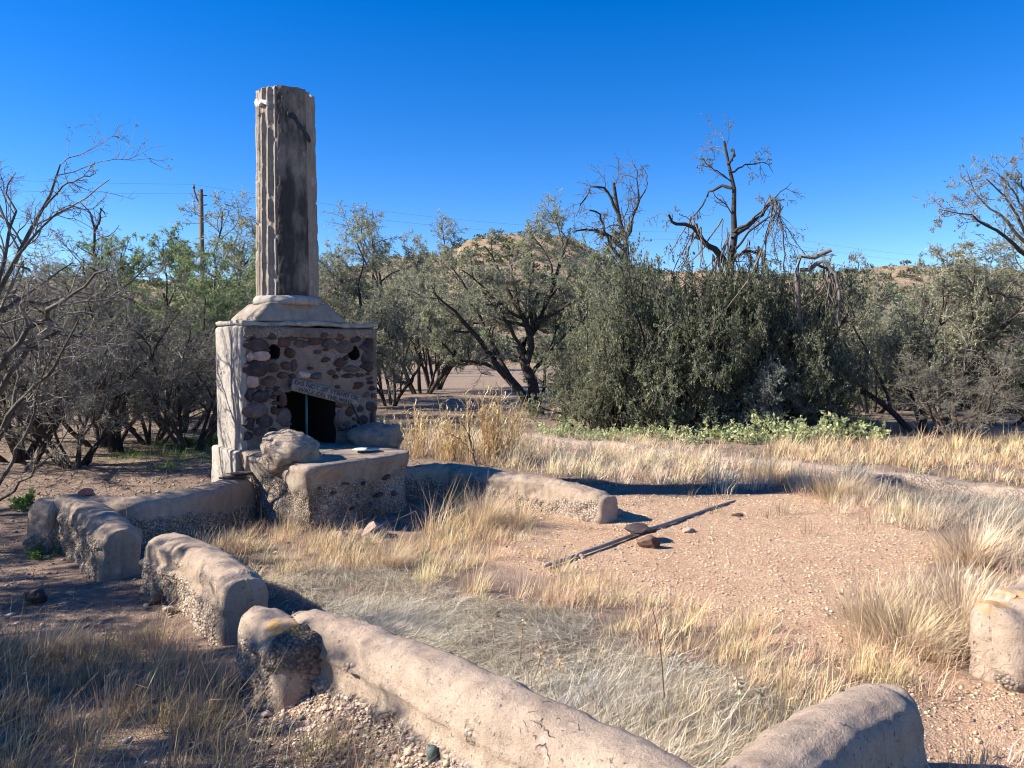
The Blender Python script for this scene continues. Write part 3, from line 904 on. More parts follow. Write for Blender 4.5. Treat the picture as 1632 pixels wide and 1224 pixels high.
for i, (px, d, v_, w_) in enumerate(T):
    tr(BB if v_ == 'B' else BA, px, d, 562 - (1.9 - CAMH + 0.25 * (i % 3)) * FPX / d, w_, ('olive' if v_ == 'B' else 'dark green') + ' low shrub filling the gap under the trees, ' + ORD[i] + ' from the left edge', 'desert_shrub', 'low shrubs under the background trees', 'shrub')
snag_lv = [dict(bylen=True, n=11, t0=0.3, a=(25, 75), lr=0.38, lmax=0.75, seg=7, wob=0.2, trop=-0.05, k=4, rr=0.35, rmin=0.007),
           dict(n=6, t0=0.2, a=(25, 70), lr=0.6, seg=5, wob=0.22, trop=-0.10, rr=0.6, rmin=0.005),
           dict(n=3, t0=0.2, a=(25, 70), lr=0.5, seg=4, wob=0.24, trop=-0.10, rr=0.6, rmin=0.0035)]
sn1 = [([(1000, 640), (1000, 500), (998, 420), (995, 385), (990, 350), (982, 318), (978, 292)], 0.1008, 0.0320, 0.2),
       ([(996, 392), (1008, 350), (1018, 318), (1018, 290), (1010, 262)], 0.0432, 0.0096, 0.3),
       ([(998, 400), (970, 375), (945, 367), (918, 368)], 0.0576, 0.0160, -0.5),
       ([(985, 340), (965, 300), (945, 295), (930, 320), (918, 345)], 0.0360, 0.0080, -0.3),
       ([(998, 420), (975, 395), (962, 360), (955, 340), (940, 335)], 0.0432, 0.0160, -0.8),
       ([(1018, 320), (1030, 300), (1030, 275), (1020, 262)], 0.0180, 0.0048, 0.4)]
limb_tree('dead_tree', 'smaller dead snag with arched broken limbs left of the tall one', 'tree', sn1, 16.6, snag_lv, None, (atd(1000, 640, 16.6)[0], 16.6, 0), 51, (M_bark, M_dead), 0.4, 'dead trees')
sn2 = [([(1160, 660), (1162, 560), (1158, 470), (1165, 420), (1172, 370), (1172, 320), (1168, 280), (1160, 258), (1154, 225)], 0.1440, 0.0240, 0.2),
       ([(1161, 262), (1170, 248), (1169, 238)], 0.0360, 0.0160, 0.1),
       ([(1157, 240), (1162, 215), (1160, 188)], 0.0086, 0.0032, 0.1),
       ([(1165, 425), (1140, 400), (1115, 378), (1095, 358), (1070, 356), (1066, 342)], 0.0792, 0.0240, -0.5),
       ([(1166, 300), (1150, 296), (1130, 304), (1118, 330), (1105, 345)], 0.0360, 0.0120, 0.4),
       ([(1168, 380), (1190, 360), (1215, 345), (1232, 318), (1250, 318)], 0.0504, 0.0120, 0.4),
       ([(1170, 370), (1200, 350), (1230, 320), (1262, 290)], 0.0360, 0.0048, -0.6),
       ([(1165, 275), (1190, 262), (1220, 258), (1232, 275)], 0.0216, 0.0048, 0.3),
       ([(1166, 290), (1148, 275), (1128, 262), (1118, 252)], 0.0144, 0.0040, -0.3),
       ([(1160, 415), (1190, 400), (1220, 405), (1218, 418)], 0.0360, 0.0120, -0.4),
       ([(1170, 400), (1200, 360), (1240, 340), (1250, 390), (1252, 440)], 0.0252, 0.0096, -0.7)]
o = limb_tree('dead_tree', 'tall dead tree rising above the dense bushes, draped with hanging twigs', 'tree', sn2, 16.3, snag_lv, dict(n=2, l=0.035, w=0.3, c=(0.18, 0.19, 0.11), patch=(1.1, 0.1)), (atd(1160, 660, 16.3)[0], 16.3, 0), 52, (M_bark, M_dead), 0.4, 'dead trees')
# hanging strands
rngh = np.random.default_rng(8)
def strands(parent, spots, nper, lo, hi, depth, base):
    Ps = []
    for (x0, y0, x1, y1) in spots:
        for k in range(nper):
            f = rngh.random()
            p = atd(x0 + (x1 - x0) * f, y0 + (y1 - y0) * f, depth + rngh.normal(0, 0.35))
            L = rngh.uniform(lo, hi); n = 9
            q = np.zeros((n, 3)); q[0] = p
            d = np.array([rngh.normal(0, 0.2), rngh.normal(0, 0.2), -1.0])
            for i in range(1, n):
                d = d + rngh.normal(0, 0.16, 3); d[2] = -1
                q[i] = q[i - 1] + d / np.linalg.norm(d) * L / n
            Ps.append(q)
    P = np.array(Ps)
    R = np.repeat(rngh.uniform(0.008, 0.02, (len(P), 1)), 9, 1) * np.linspace(1, 0.5, 9)[None]
    V, Q = tubes(P, R, 4)
    ob('hanging_twigs', mkmesh('hanging_twigs', V - np.array(base), Q), M_dead, parent, kind='stuff')
strands(o, [(1150, 345, 1175, 400), (1225, 310, 1250, 330), (1190, 380, 1220, 400), (1100, 345, 1120, 365), (1130, 400, 1165, 430)], 11, 0.8, 1.9, 16.2, o.location)
sn3 = [([(1280, 660), (1275, 560), (1272, 480), (1268, 430), (1275, 408), (1292, 402), (1308, 412), (1325, 398)], 0.0864, 0.0400, -0.2),
       ([(1275, 430), (1295, 425), (1312, 415), (1330, 435), (1336, 470), (1338, 520)], 0.0432, 0.0240, -0.4),
       ([(1300, 420), (1322, 430), (1322, 470), (1318, 520)], 0.0288, 0.0160, 0.1)]
o = limb_tree('dead_tree', 'arched broken dead limb with hanging vines at the right end of the bushes', 'tree', sn3, 15.8, [dict(n=4, a=(20, 60), lr=0.25, seg=4, k=3, rr=0.4, rmin=0.006)], None, (atd(1280, 660, 15.8)[0], 15.8, 0), 53, (M_dead, M_dead), 0.3, 'dead trees')
strands(o, [(1312, 425, 1338, 450)], 9, 0.6, 1.3, 15.7, o.location)
# right edge tall tree
rl = [([(1680, 700), (1670, 560), (1655, 440), (1640, 370), (1615, 335), (1590, 300), (1572, 285)], 0.1008, 0.0096, -0.3),
      ([(1650, 420), (1615, 390), (1580, 362), (1548, 345), (1500, 334)], 0.0432, 0.0048, -0.5),
      ([(1645, 400), (1600, 350), (1560, 315), (1540, 270)], 0.0360, 0.0048, 0.5),
      ([(1640, 370), (1625, 320), (1605, 290), (1588, 275)], 0.0288, 0.0080, 0.2),
      ([(1660, 480), (1600, 470), (1560, 455), (1520, 440)], 0.0432, 0.0080, 0.7),
      ([(1650, 420), (1640, 350), (1630, 300), (1620, 270)], 0.0360, 0.0080, 0.3)]
limb_tree('mesquite_tree', 'bare topped tree leaning in from the right edge with long curved twigs', 'tree', rl, 14.5,
          [dict(n=8, t0=0.3, a=(20, 50), lr=0.36, lmax=0.9, seg=6, wob=0.18, trop=0.03, k=4, rr=0.4, rmin=0.007),
           dict(n=5, t0=0.2, a=(25, 60), lr=0.55, seg=4, wob=0.2, rr=0.6, rmin=0.006),
           dict(n=5, t0=0.2, a=(25, 60), lr=0.55, seg=3, wob=0.2, rr=0.6, rmin=0.004)],
          dict(n=3, l=0.05, w=0.15, c=(0.2, 0.21, 0.13), patch=(0.9, 0.05)), (atd(1680, 700, 14.5)[0], 14.5, 0), 54, (M_bark, M_twig), 0.4)

# charred stump
def stump(px, py, h, r, label):
    p = at(px, py, 0)
    rs = np.random.default_rng(int(px))
    V, Q = tube([(0, 0, -0.1), (0.02, 0, h * 0.2), (-0.02, 0.01, h * 0.6), (0.03, 0, h)], [r * 1.5, r * 1.05, r, r * 0.85], 18)
    N = vnormals(V, Q)
    V = V + N * (0.18 * r * fbm(V, 14, 3, 5))[:, None]
    o = thing('tree_stump', label, 'stump', (p[0], p[1], 0))
    ob('trunk', mkmesh('trunk', V, Q), mat_simple('charred_wood', (0.02, 0.018, 0.018), 0.9, 0, 0.4, 30), o)
    n = 7
    P, Dd, RR = grow_level(rs, np.column_stack([rs.normal(0, r * 0.5, n), rs.normal(0, r * .5, n), np.full(n, h * 0.8)]), nrm(rs.normal(0, 0.5, (n, 3)) + [0, 0, 1]), rs.uniform(0.4, 1.2, n), np.full(n, 0.012), 5, 0.15, 0.02, 0.4)
    V, Q = tubes(P, RR, 4)
    ob('shoots', mkmesh('shoots', V, Q), M_twig, o, kind='stuff')
stump(184, 722, 0.48, 0.10, 'charred upright stump under the trees left of the chimney')

# ------------------------------------------------------------------ low walls
PROF = [(-0.60, -0.25), (-0.56, 0.0), (-0.52, 0.35), (-0.505, 0.56), (-0.50, 0.70), (-0.47, 0.82), (-0.38, 0.92), (-0.2, 0.985), (0, 1.0), (0.2, 0.985), (0.38, 0.92), (0.47, 0.82), (0.50, 0.70), (0.505, 0.56), (0.52, 0.35), (0.56, 0.0), (0.60, -0.25)]

def sweep_wall(pts, w, hs, step=0.025, endr=0.07, seed=1, rough=0.020, core_fn=None, notch=None, wob=0.02, slump=(0, 0)):
    """rounded plastered wall along pts (ground points), returns V,Q,core. Side -u is to the left of travel."""
    C, t, L = resample(pts, step)
    n = len(C)
    D = np.zeros_like(C)
    D[1:-1] = C[2:] - C[:-2]; D[0] = C[1] - C[0]; D[-1] = C[-1] - C[-2]
    D = nrm(D)
    Sx = np.column_stack([D[:, 1], -D[:, 0]])        # +u: right of travel
    hw = np.interp(t / L, np.linspace(0, 1, len(hs)), hs)
    ws = np.interp(t / L, np.linspace(0, 1, len(w)), w) if hasattr(w, '__len__') else np.full(n, w)
    pr = []
    for h in hw:
        pass
    base = np.array(PROF)
    # resample profile by real arc length with mean size
    sc = np.column_stack([base[:, 0] * ws.mean(), base[:, 1] * hw.mean()])
    s = np.concatenate([[0], np.cumsum(np.linalg.norm(np.diff(sc, axis=0), axis=1))])
    m = int(s[-1] / step) + 1
    tt = np.linspace(0, s[-1], m)
    pu = np.interp(tt, s, base[:, 0]); pz = np.interp(tt, s, base[:, 1])
    rings = []
    # start cap, body, end cap
    def ring(ci, di, si, hh, ww, k, off, drop):
        q = np.zeros((m, 3))
        uu = pu * ww * k
        q[:, :2] = ci + di * off + np.outer(uu, si)
        q[:, 2] = pz * hh * (1 - drop * (pz > 0))
        return q
    ks = [0.0, 0.25, 0.5, 0.7, 0.85, 0.95]
    for k in ks:
        rings.append(ring(C[0], D[0], Sx[0], hw[0], ws[0], k, -endr * math.sqrt(max(0, 1 - k ** 4)) * 0.8 , 0.10 * k * 0 + 0.07))
    for i in range(n):
        e = min(t[i], L - t[i])
        f = math.sqrt(max(0.0, 1 - (1 - min(1, e / endr)) ** 2)) if e < endr else 1.0
        rings.append(ring(C[i], D[i], Sx[i], hw[i], ws[i], 0.93 + 0.07 * f, 0, 0.07 * (1 - f)))
    for k in ks[::-1]:
        rings.append(ring(C[-1], D[-1], Sx[-1], hw[-1], ws[-1], k, endr * math.sqrt(max(0, 1 - k ** 4)) * 0.8, 0.07))
    V = np.concatenate(rings)
    Q = gridfaces(len(rings), m)
    N = vnormals(V, Q)
    N[:m, :2] = -D[0]; N[:m, 2] = 0; N[-m:, :2] = D[-1]; N[-m:, 2] = 0
    zmean = hw.mean()
    V = V + np.column_stack([fbm(V, 1.1, 2, seed + 3), fbm(V, 1.1, 2, seed + 4), 0.8 * fbm(V, 1.3, 2, seed + 5) * (V[:, 2] > 0.05)]) * wob * 0.7
    core = np.zeros(len(V))
    side = np.tile(pu, len(rings)); side[:6 * m] *= 0.0; side[-6 * m:] *= 0.0
    zf = V[:, 2]
    if core_fn is not None:
        core = core_fn(V, side, zf)
    if notch is not None:
        zc, sgn, dep = notch
        ln = np.abs(zf - (zc + 0.03 * fbm(V, 2.5, 3, seed + 9)))
        V = V - N * (dep * np.exp(-(ln / 0.011) ** 2) * (side * sgn > 0.3) * (0.4 + 0.6 * (fbm(V, 4, 2, 8) > -0.2)))[:, None]
    V = V + N * (rough * fbm(V, 8, 4, seed))[:, None]
    V = V - N * (core * (0.022 + 0.03 * fbm(V, 9, 3, seed + 7)))[:, None]
    V = V + N * (core * 0.012 * vn(V, 38, seed + 8))[:, None]
    cav = sstep(0.30, 0.5, fbm(V, 7, 4, seed + 21)) * (np.abs(side) > 0.42)
    V = V - N * (cav * 0.022)[:, None]
    core = np.maximum(core, cav * 0.9)
    chp = sstep(0.38, 0.5, fbm(V, 4.5, 4, seed + 27, 0.65))
    V = V - N * (chp * 0.010)[:, None]
    core = np.maximum(core, chp * 0.45)
    return V, Q, core

def coref(level, sgn, seed, both=False, soft=0.012, amp=0.09):
    def f(V, side, z):
        lv = level + amp * 1.3 * fbm(V, 2.6, 3, seed) + 0.05 * fbm(V, 12, 3, seed + 1)
        c = sstep(lv + soft, lv - soft, z)
        if both: return c * (np.abs(side) > 0.3)
        return c * (side * sgn > 0.3)
    return f

def wall(name, label, pts, w, hs, cat='wall', group='low adobe walls', spots=None, **kw):
    kw.setdefault('step', 0.016)
    V, Q, core = sweep_wall(pts, w, hs, **kw)
    c = np.array([np.mean([p[0] for p in pts]), np.mean([p[1] for p in pts]), 0])
    at_ = {'core': core}
    if spots:
        N = vnormals(V, Q)
        lic = np.zeros(len(V)); so = np.zeros(len(V))
        for (px, py, z, rad, dep, li, sv_) in spots:
            q = at(px, py, z)
            d = np.linalg.norm((V - q) * np.array([1, 1, 1.2]), axis=1) / rad + 0.35 * fbm(V, 9, 4, 5, 0.6)
            w = sstep(1.0, 0.75, d)
            V = V - N * (w * dep)[:, None]
            if li: lic = np.maximum(lic, w * li)
            if dep > 0.01: core = np.maximum(core, w)
            so = np.maximum(so, w * sv_)  # shade painted dark inside the dents, no burning here
        at_ = {'core': core, 'lichen': lic, 'soot': so}
    return ob(name, mkmesh(name, V - c, Q, attrs=at_), M_wall, None, tuple(c), label, cat, group)

g = lambda x, y, z: at(x, y, z)[:2]
# W1: from the fireplace to the left corner
wall('adobe_wall', 'shaded low wall running from the left foot of the fireplace to the corner pier', [FL(-0.15, 0.36), g(300, 787, 0.36), g(205, 799, 0.38), g(95, 790, 0.42)], 0.30, [0.40, 0.40, 0.41, 0.43], seed=3, core_fn=coref(0.20, -1, 5), endr=0.05)
# W2: corner towards the camera
wall('adobe_wall', 'leftmost short wall with rounded top and eroded pebbly side', [g(118, 790, 0.42), g(155, 806, 0.41), g(190, 832, 0.41)], [0.26, 0.28, 0.28], [0.42, 0.41, 0.38], seed=13, core_fn=coref(0.29, 1, 15, amp=0.05), endr=0.07)
# pier stub left of the corner
wall('adobe_wall', 'square pier stub at the far left corner of the walls', [g(96, 792, 0.42), g(60, 792, 0.42)], 0.30, [0.42, 0.42], seed=23, endr=0.03, core_fn=coref(0.12, -1, 25, amp=0.05))
# W3
wall('adobe_wall', 'short middle wall dappled with branch shadows, between two doorway gaps', [g(262, 844, 0.40), g(320, 864, 0.40), g(385, 907, 0.41)], [0.27, 0.28, 0.28], [0.38, 0.39, 0.40], seed=33, core_fn=coref(0.22, 1, 35, amp=0.08), notch=(0.2, 1, 0.012), endr=0.08)
# W4 buttress with lichen
wall('adobe_buttress', 'broken buttress stub with orange lichen beside the start of the long front wall', [g(419, 962, 0.40), g(472, 996, 0.39)], 0.25, [0.39, 0.35], seed=43, core_fn=lambda V, s, z: np.clip(coref(0.2, 1, 45)(V, s, z) + sstep(0.02, -0.05, z - 0.30) * (s > 0.1), 0, 1), endr=0.12, rough=0.02, group=None, spots=[(478, 1040, 0.27, 0.14, 0.035, 0, 0.55), (500, 1070, 0.16, 0.14, 0.03, 0, 0.35), (470, 1080, 0.10, 0.12, 0.02, 0, 0.15), (446, 1000, 0.36, 0.10, 0, 1.0, 0), (480, 1008, 0.36, 0.07, 0, 0.8, 0)])
# W5 long front wall
wall('adobe_wall', 'long rounded front wall running from the lichen stub to the bottom edge', [g(482, 964, 0.40), g(610, 1008, 0.41), g(750, 1071, 0.41), g(890, 1136, 0.41), g(1000, 1191, 0.41), g(1150, 1276, 0.41)], [0.25, 0.27, 0.29, 0.29], [0.38, 0.40, 0.41, 0.41], seed=53, core_fn=coref(0.17, 1, 55, amp=0.05), notch=(0.27, 1, 0.02), endr=0.09)
# W6 right front
wall('adobe_wall', 'front right wall stub with rounded top at the bottom edge, its end in shade', [g(1412, 1082, 0.42), g(1322, 1129, 0.42), g(1210, 1214, 0.42), g(1090, 1324, 0.42)], [0.28, 0.29, 0.29], [0.41, 0.41, 0.40], seed=63, core_fn=coref(0.2, -1, 65, amp=0.06), endr=0.08)
# W7 right boulderlike end
wall('adobe_wall', 'cracked wall end with orange lichen at the right edge', [g(1610, 955, 0.42), g(1672, 930, 0.46), g(1782, 890, 0.46)], [0.30, 0.38, 0.38], [0.44, 0.54, 0.54], seed=73, endr=0.16, rough=0.03, wob=0.05, spots=[(1580, 958, 0.40, 0.10, 0, 1.0, 0), (1612, 950, 0.42, 0.07, 0, 0.9, 0), (1604, 1085, 0.06, 0.06, 0.02, 0, 0.3), (1575, 1075, 0.1, 0.05, 0.015, 0, 0.1)])
# W9 right of the hearth
wall('adobe_wall', 'low wall leading from the right of the hearth into the gravel, half in chimney shadow', [FL(1.5, 0.55), g(720, 738, 0.36), g(800, 752, 0.34), g(880, 762, 0.33), g(965, 781, 0.30)], [0.30, 0.28, 0.28, 0.28], [0.36, 0.36, 0.35, 0.33, 0.27], seed=83, core_fn=coref(0.19, 1, 85, amp=0.12), notch=(0.27, 1, 0.012), endr=0.09, rough=0.03)
# W8 far wall in the grass
wall('adobe_wall', 'far low wall half buried in dry grass below the leafy plants', [g(835, 694, 0.13), g(950, 703, 0.13), g(1080, 716, 0.13), g(1220, 732, 0.13), g(1380, 746, 0.13), g(1480, 758, 0.13), g(1632, 778, 0.13), g(1760, 800, 0.13)], 0.30, [0.16, 0.12, 0.15, 0.12, 0.15, 0.11, 0.12, 0.12], step=0.04, seed=93, endr=0.1, wob=0.09, rough=0.03, core_fn=coref(0.10, 1, 95, amp=0.08))

# ------------------------------------------------------------------ fireplace
fp = thing('fireplace', 'ruined stone and plaster fireplace topped by a fluted column chimney', 'fireplace', (LC[0], LC[1], 0), A40)

def fpix(px, py, v=0.0):
    """photo pixel -> fireplace local (x along, z) on the vertical plane v outside the front"""
    d = ray(px, py)
    o = np.array([LC[0], LC[1]]) - BK * v
    nrmv = BK
    t = ((o - CAMP[:2]) @ nrmv) / (d[:2] @ nrmv)
    p = CAMP + d * t
    return float((p[:2] - LC) @ U), float(p[2])

BW, BD, BH = 1.63, 0.78, 1.985
def boxgrid(lo, hi, step, r):
    lo = np.array(lo, float); hi = np.array(hi, float)
    parts = []
    for ax in range(3):
        a, b = (ax + 1) % 3, (ax + 2) % 3
        na = max(2, int((hi[a] - lo[a]) / step) + 1); nb = max(2, int((hi[b] - lo[b]) / step) + 1)
        A, B = np.meshgrid(np.linspace(lo[a], hi[a], na), np.linspace(lo[b], hi[b], nb), indexing='ij')
        for sgn in (0, 1):
            V = np.zeros((na * nb, 3)); V[:, a] = A.ravel(); V[:, b] = B.ravel(); V[:, ax] = hi[ax] if sgn else lo[ax]
            Q = gridfaces(na, nb)
            if not sgn: Q = Q[:, ::-1]
            parts.append((V, Q))
    V, Q = merge(parts)
    I = np.clip(V, lo + r, hi - r)
    d = V - I
    V = I + nrm(d) * np.minimum(np.linalg.norm(d, axis=1, keepdims=True), r)
    return V, Q

def weld(mesh, dist=0.0008):
    bm = bmesh.new(); bm.from_mesh(mesh)
    bmesh.ops.remove_doubles(bm, verts=bm.verts, dist=dist)
    bmesh.ops.recalc_face_normals(bm, faces=bm.faces)
    bm.to_mesh(mesh); bm.free()
    return mesh

def vecnoise(V, s, o, seed):
    return np.column_stack([fbm(V, s, o, seed), fbm(V, s, o, seed + 50), fbm(V, s, o, seed + 90)])

# block: front face is a relief with firebox and two flue holes
V, Q = boxgrid((0, 0, -0.2), (BW, BD, BH - 0.05), 0.0125, 0.03)
Z2P = lambda zx, zy: (320 + zx / 3.221, 480 + zy / 3.221)
op = [fpix(*Z2P(*q)) for q in [(398, 478), (440, 470), (475, 462), (560, 480), (690, 512), (692, 740), (468, 760), (465, 640), (447, 560), (398, 545)]]
ins = inpoly(V[:, 0], V[:, 2], op)
front = V[:, 1] < 0.03
V[front & ins, 1] += 0.62
for (zx, zy, rx, rz_) in ((377, 262, 0.062, 0.078), (785, 266, 0.068, 0.082)):
    hx, hz = fpix(*Z2P(zx, zy))
    m = ((V[:, 0] - hx) / rx) ** 2 + ((V[:, 2] - hz) / rz_) ** 2 < 1
    V[front & m & ~ins, 1] += 0.28
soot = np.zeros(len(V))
soot = np.maximum(soot, 0.97 * sstep(0.025, 0.08, V[:, 1]) * ((front & (V[:, 0] > 0.04))))  # firebox and flue holes: soot plus painted recess shade
# groove on the left face and the front edge
left = V[:, 0] < 0.03
gr_ = np.exp(-((V[:, 1] - 0.10 - 0.01 * fbm(V, 3, 2, 4)) / 0.014) ** 2)
V[:, 0] += left * gr_ * 0.03
V = V + vecnoise(V, 2.2, 2, 11) * 0.014 + vecnoise(V, 11, 3, 12) * 0.007
fr = sstep(0.06, 0.0, V[:, 1]) * (V[:, 0] > 0.1)
V[:, 1] += fr * 0.012 * vn(V, 16, 5)
soot = np.maximum(soot, np.clip(0.45 * sstep(0.2, 0.6, fbm(V, 2.5, 4, 61)) * (V[:, 0] > 0.05), 0, 1))  # sooty blotches, also painting the shaded front darker
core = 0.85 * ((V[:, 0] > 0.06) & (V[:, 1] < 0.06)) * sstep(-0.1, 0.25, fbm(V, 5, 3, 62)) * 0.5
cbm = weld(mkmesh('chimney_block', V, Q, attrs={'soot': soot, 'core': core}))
cbm.materials.append(M_body); cbm.materials.append(M_mortar); cbm.materials.append(mat_simple('soot_shade_black', (0.012, 0.011, 0.011), 0.95))  # black slot paints the firebox darkness, soot and shade together
for pl in cbm.polygons:
    cc = pl.center
    if 0.1 < cc.x < BW - 0.1 and 0.05 < cc.y < 0.72 and 0.5 < cc.z < BH - 0.09: pl.material_index = 2
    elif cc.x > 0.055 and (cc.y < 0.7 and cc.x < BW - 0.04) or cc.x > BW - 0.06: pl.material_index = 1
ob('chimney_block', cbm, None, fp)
# plinth
V, Q = boxgrid((-0.05, 0.03, -0.2), (BW, BD + 0.06, 0.60), 0.025, 0.03)
V = V + vecnoise(V, 4, 3, 15) * 0.012
ob('plinth', weld(mkmesh('plinth', V, Q, attrs={'core': np.zeros(len(V))})), M_body, fp)
# capping slab
V, Q = boxgrid((-0.005, -0.025, BH - 0.045), (BW - 0.01, BD + 0.005, BH + 0.005), 0.025, 0.02)
V = V + vecnoise(V, 3, 3, 19) * 0.022 + vecnoise(V, 14, 3, 29) * 0.014
ob('capping_slab', weld(mkmesh('capping_slab', V, Q, attrs={'core': np.zeros(len(V)), 'soot': 0.35 * sstep(0, .5, fbm(V, 4, 3, 6)) * (V[:, 1] < 0.1)})), M_body, fp)
# lintel course under the slab
V, Q = boxgrid((0.02, -0.03, BH - 0.175), (BW - 0.01, 0.05, BH - 0.065), 0.02, 0.02)
V = V + vecnoise(V, 6, 3, 39) * 0.015
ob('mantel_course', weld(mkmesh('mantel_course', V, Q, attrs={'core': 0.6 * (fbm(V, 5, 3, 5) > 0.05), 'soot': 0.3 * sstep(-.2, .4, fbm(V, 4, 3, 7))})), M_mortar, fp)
# pedestal: stepped frustum
cx, cy = 0.70, 0.40
V, Q = boxgrid((-0.5, -0.5, 0), (0.5, 0.5, 1), 0.05, 0.04)
f = V[:, 2]
k = np.where(f < 0.22, 1.0, 1.0 - (f - 0.22) / 0.78 * 0.34)
V2 = np.column_stack([cx + V[:, 0] * 1.06 * k, cy + V[:, 1] * 0.74 * (1 - (1 - k) * 0.6), BH + f * 0.22])
V2 = V2 + vecnoise(V2, 4, 3, 49) * 0.012
ob('pedestal', weld(mkmesh('pedestal', V2, Q, attrs={'core': np.zeros(len(V2)), 'soot': 0.25 * sstep(0.1, .5, fbm(V2, 5, 3, 8))})), M_column, fp)
# column shaft
na, nz = 240, 150
z0, z1 = BH + 0.22, 4.57
A_, F_ = np.meshgrid(np.arange(na) * 2 * math.pi / na, np.linspace(0, 1, nz), indexing='ij')
a_, f_ = A_.ravel(), F_.ravel()
r = 0.352 - 0.030 * f_
# world azimuth of the surface normal; flutes are kept on the left and right, the front is plastered flat
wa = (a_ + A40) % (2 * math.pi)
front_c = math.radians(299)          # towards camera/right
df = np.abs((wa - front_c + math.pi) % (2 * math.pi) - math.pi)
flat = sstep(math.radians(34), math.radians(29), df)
nfl = 24
ph = (a_ * nfl / (2 * math.pi)) % 1.0
fl = np.sin(ph * math.pi) ** 0.55
depth = 0.028 * fl * (1 - flat)
P3 = np.column_stack([np.cos(a_), np.sin(a_), f_ * 4])
r = r - depth - flat * 0.004 + 0.009 * fbm(P3, 4, 5, 71) + 0.006 * flat * fbm(P3, 16, 3, 72)
# chips
chip = sstep(0.25, 0.5, fbm(P3, 6, 4, 73)); r = r - chip * (0.036 - depth) * 0.8 * (1 - flat)
topz = z1 + 0.012 * fbm(P3[:, :2] * 1.0, 3, 3, 74) - 0.05 * sstep(math.radians(330), math.radians(360), wa) 
zz = z0 + f_ * (z1 - z0)
zz = np.where(f_ > 0.985, topz, zz)
V = np.column_stack([cx + r * np.cos(a_), cy + r * np.sin(a_), zz])
Q = gridfaces(na, nz, wrap=True)
# top disc
ring = V.reshape(na, nz, 3)[:, -1]
rr = [ring]
Vs = [V]; base = len(V); prev = np.arange(na) * nz + nz - 1
cen = np.array([cx, cy, z1])
Qs = [Q]
for kk in (0.93, 0.85, 0.4, 0.02):
    q = cen + (ring - cen) * kk; q[:, 2] = ring[:, 2] * kk + z1 * (1 - kk) + 0.008 - (0.03 if kk < 0.9 else 0)
    cur = base + np.arange(na); Vs.append(q)
    Qs.append(np.column_stack([prev, np.roll(prev, -1), np.roll(cur, -1), cur])); prev = cur; base += na
V = np.concatenate(Vs); Q = np.concatenate(Qs)
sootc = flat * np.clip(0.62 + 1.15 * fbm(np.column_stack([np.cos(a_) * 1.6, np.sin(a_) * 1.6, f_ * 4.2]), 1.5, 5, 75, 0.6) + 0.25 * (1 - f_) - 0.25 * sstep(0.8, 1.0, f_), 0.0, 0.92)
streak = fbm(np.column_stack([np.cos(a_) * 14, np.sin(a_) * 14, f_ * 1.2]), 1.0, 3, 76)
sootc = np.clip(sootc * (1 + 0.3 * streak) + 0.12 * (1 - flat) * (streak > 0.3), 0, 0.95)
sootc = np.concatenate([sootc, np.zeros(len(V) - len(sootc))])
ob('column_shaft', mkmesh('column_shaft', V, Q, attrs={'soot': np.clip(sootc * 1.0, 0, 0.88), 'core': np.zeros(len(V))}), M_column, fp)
# round collar at the foot of the column
V, Q = tube([(cx, cy, BH + 0.20), (cx, cy, BH + 0.26), (cx, cy, BH + 0.30)], [0.385, 0.38, 0.352], 48)
N = vnormals(V, Q); V = V + N * (0.01 * fbm(V, 8, 3, 3))[:, None]
ob('collar', mkmesh('collar', V, Q, attrs={'core': np.zeros(len(V))}), M_body, fp)

def on_column(wang, z, r=0.335):
    a = wang - A40
    return np.array([cx + r * math.cos(a), cy + r * math.sin(a), z])
# tar patch band and white caulk band near the top
def band(name, w0, w1, za, zb, wid, mat, seed, thick=0.012):
    n = 40; rings = []
    for i in range(n):
        f = i / (n - 1)
        w = math.radians(w0 + (w1 - w0) * f)
        z = za + (zb - za) * f
        hw = wid * (0.6 + 0.5 * abs(vn(np.array([[f * 6, seed, 0.0]]), 1.0, seed)[0])) * (1 if 0 < i < n - 1 else 0.1)
        rc = 0.355 - 0.03 * (z - z0) / (z1 - z0)
        j = 0.02 * vn(np.array([[f * 9, seed + 3, 0.0]]), 1.0, seed)[0]
        rings.append([on_column(w, z + j + hw, rc - 0.02), on_column(w, z + j + hw * 0.8, rc + thick), on_column(w, z + j - hw * 0.8, rc + thick), on_column(w, z + j - hw, rc - 0.02)])
    V = np.array(rings).reshape(-1, 3); Q = gridfaces(n, 4)[:, ::-1]
    V = V + vecnoise(V, 22, 3, seed) * 0.016
    return ob(name, mkmesh(name, V, Q), mat, fp)
band('tar_patch', 289, 338, 4.30, 4.02, 0.055, mat_simple('blue_grey_tar', (0.04, 0.043, 0.055), 0.8, 0, 0.5, 30), 4, 0.003)
band('white_caulk', 172, 252, 4.45, 4.39, 0.036, mat_simple('white_caulk', (0.70, 0.69, 0.66), 0.8, 0, 0.2, 40), 9, 0.004)

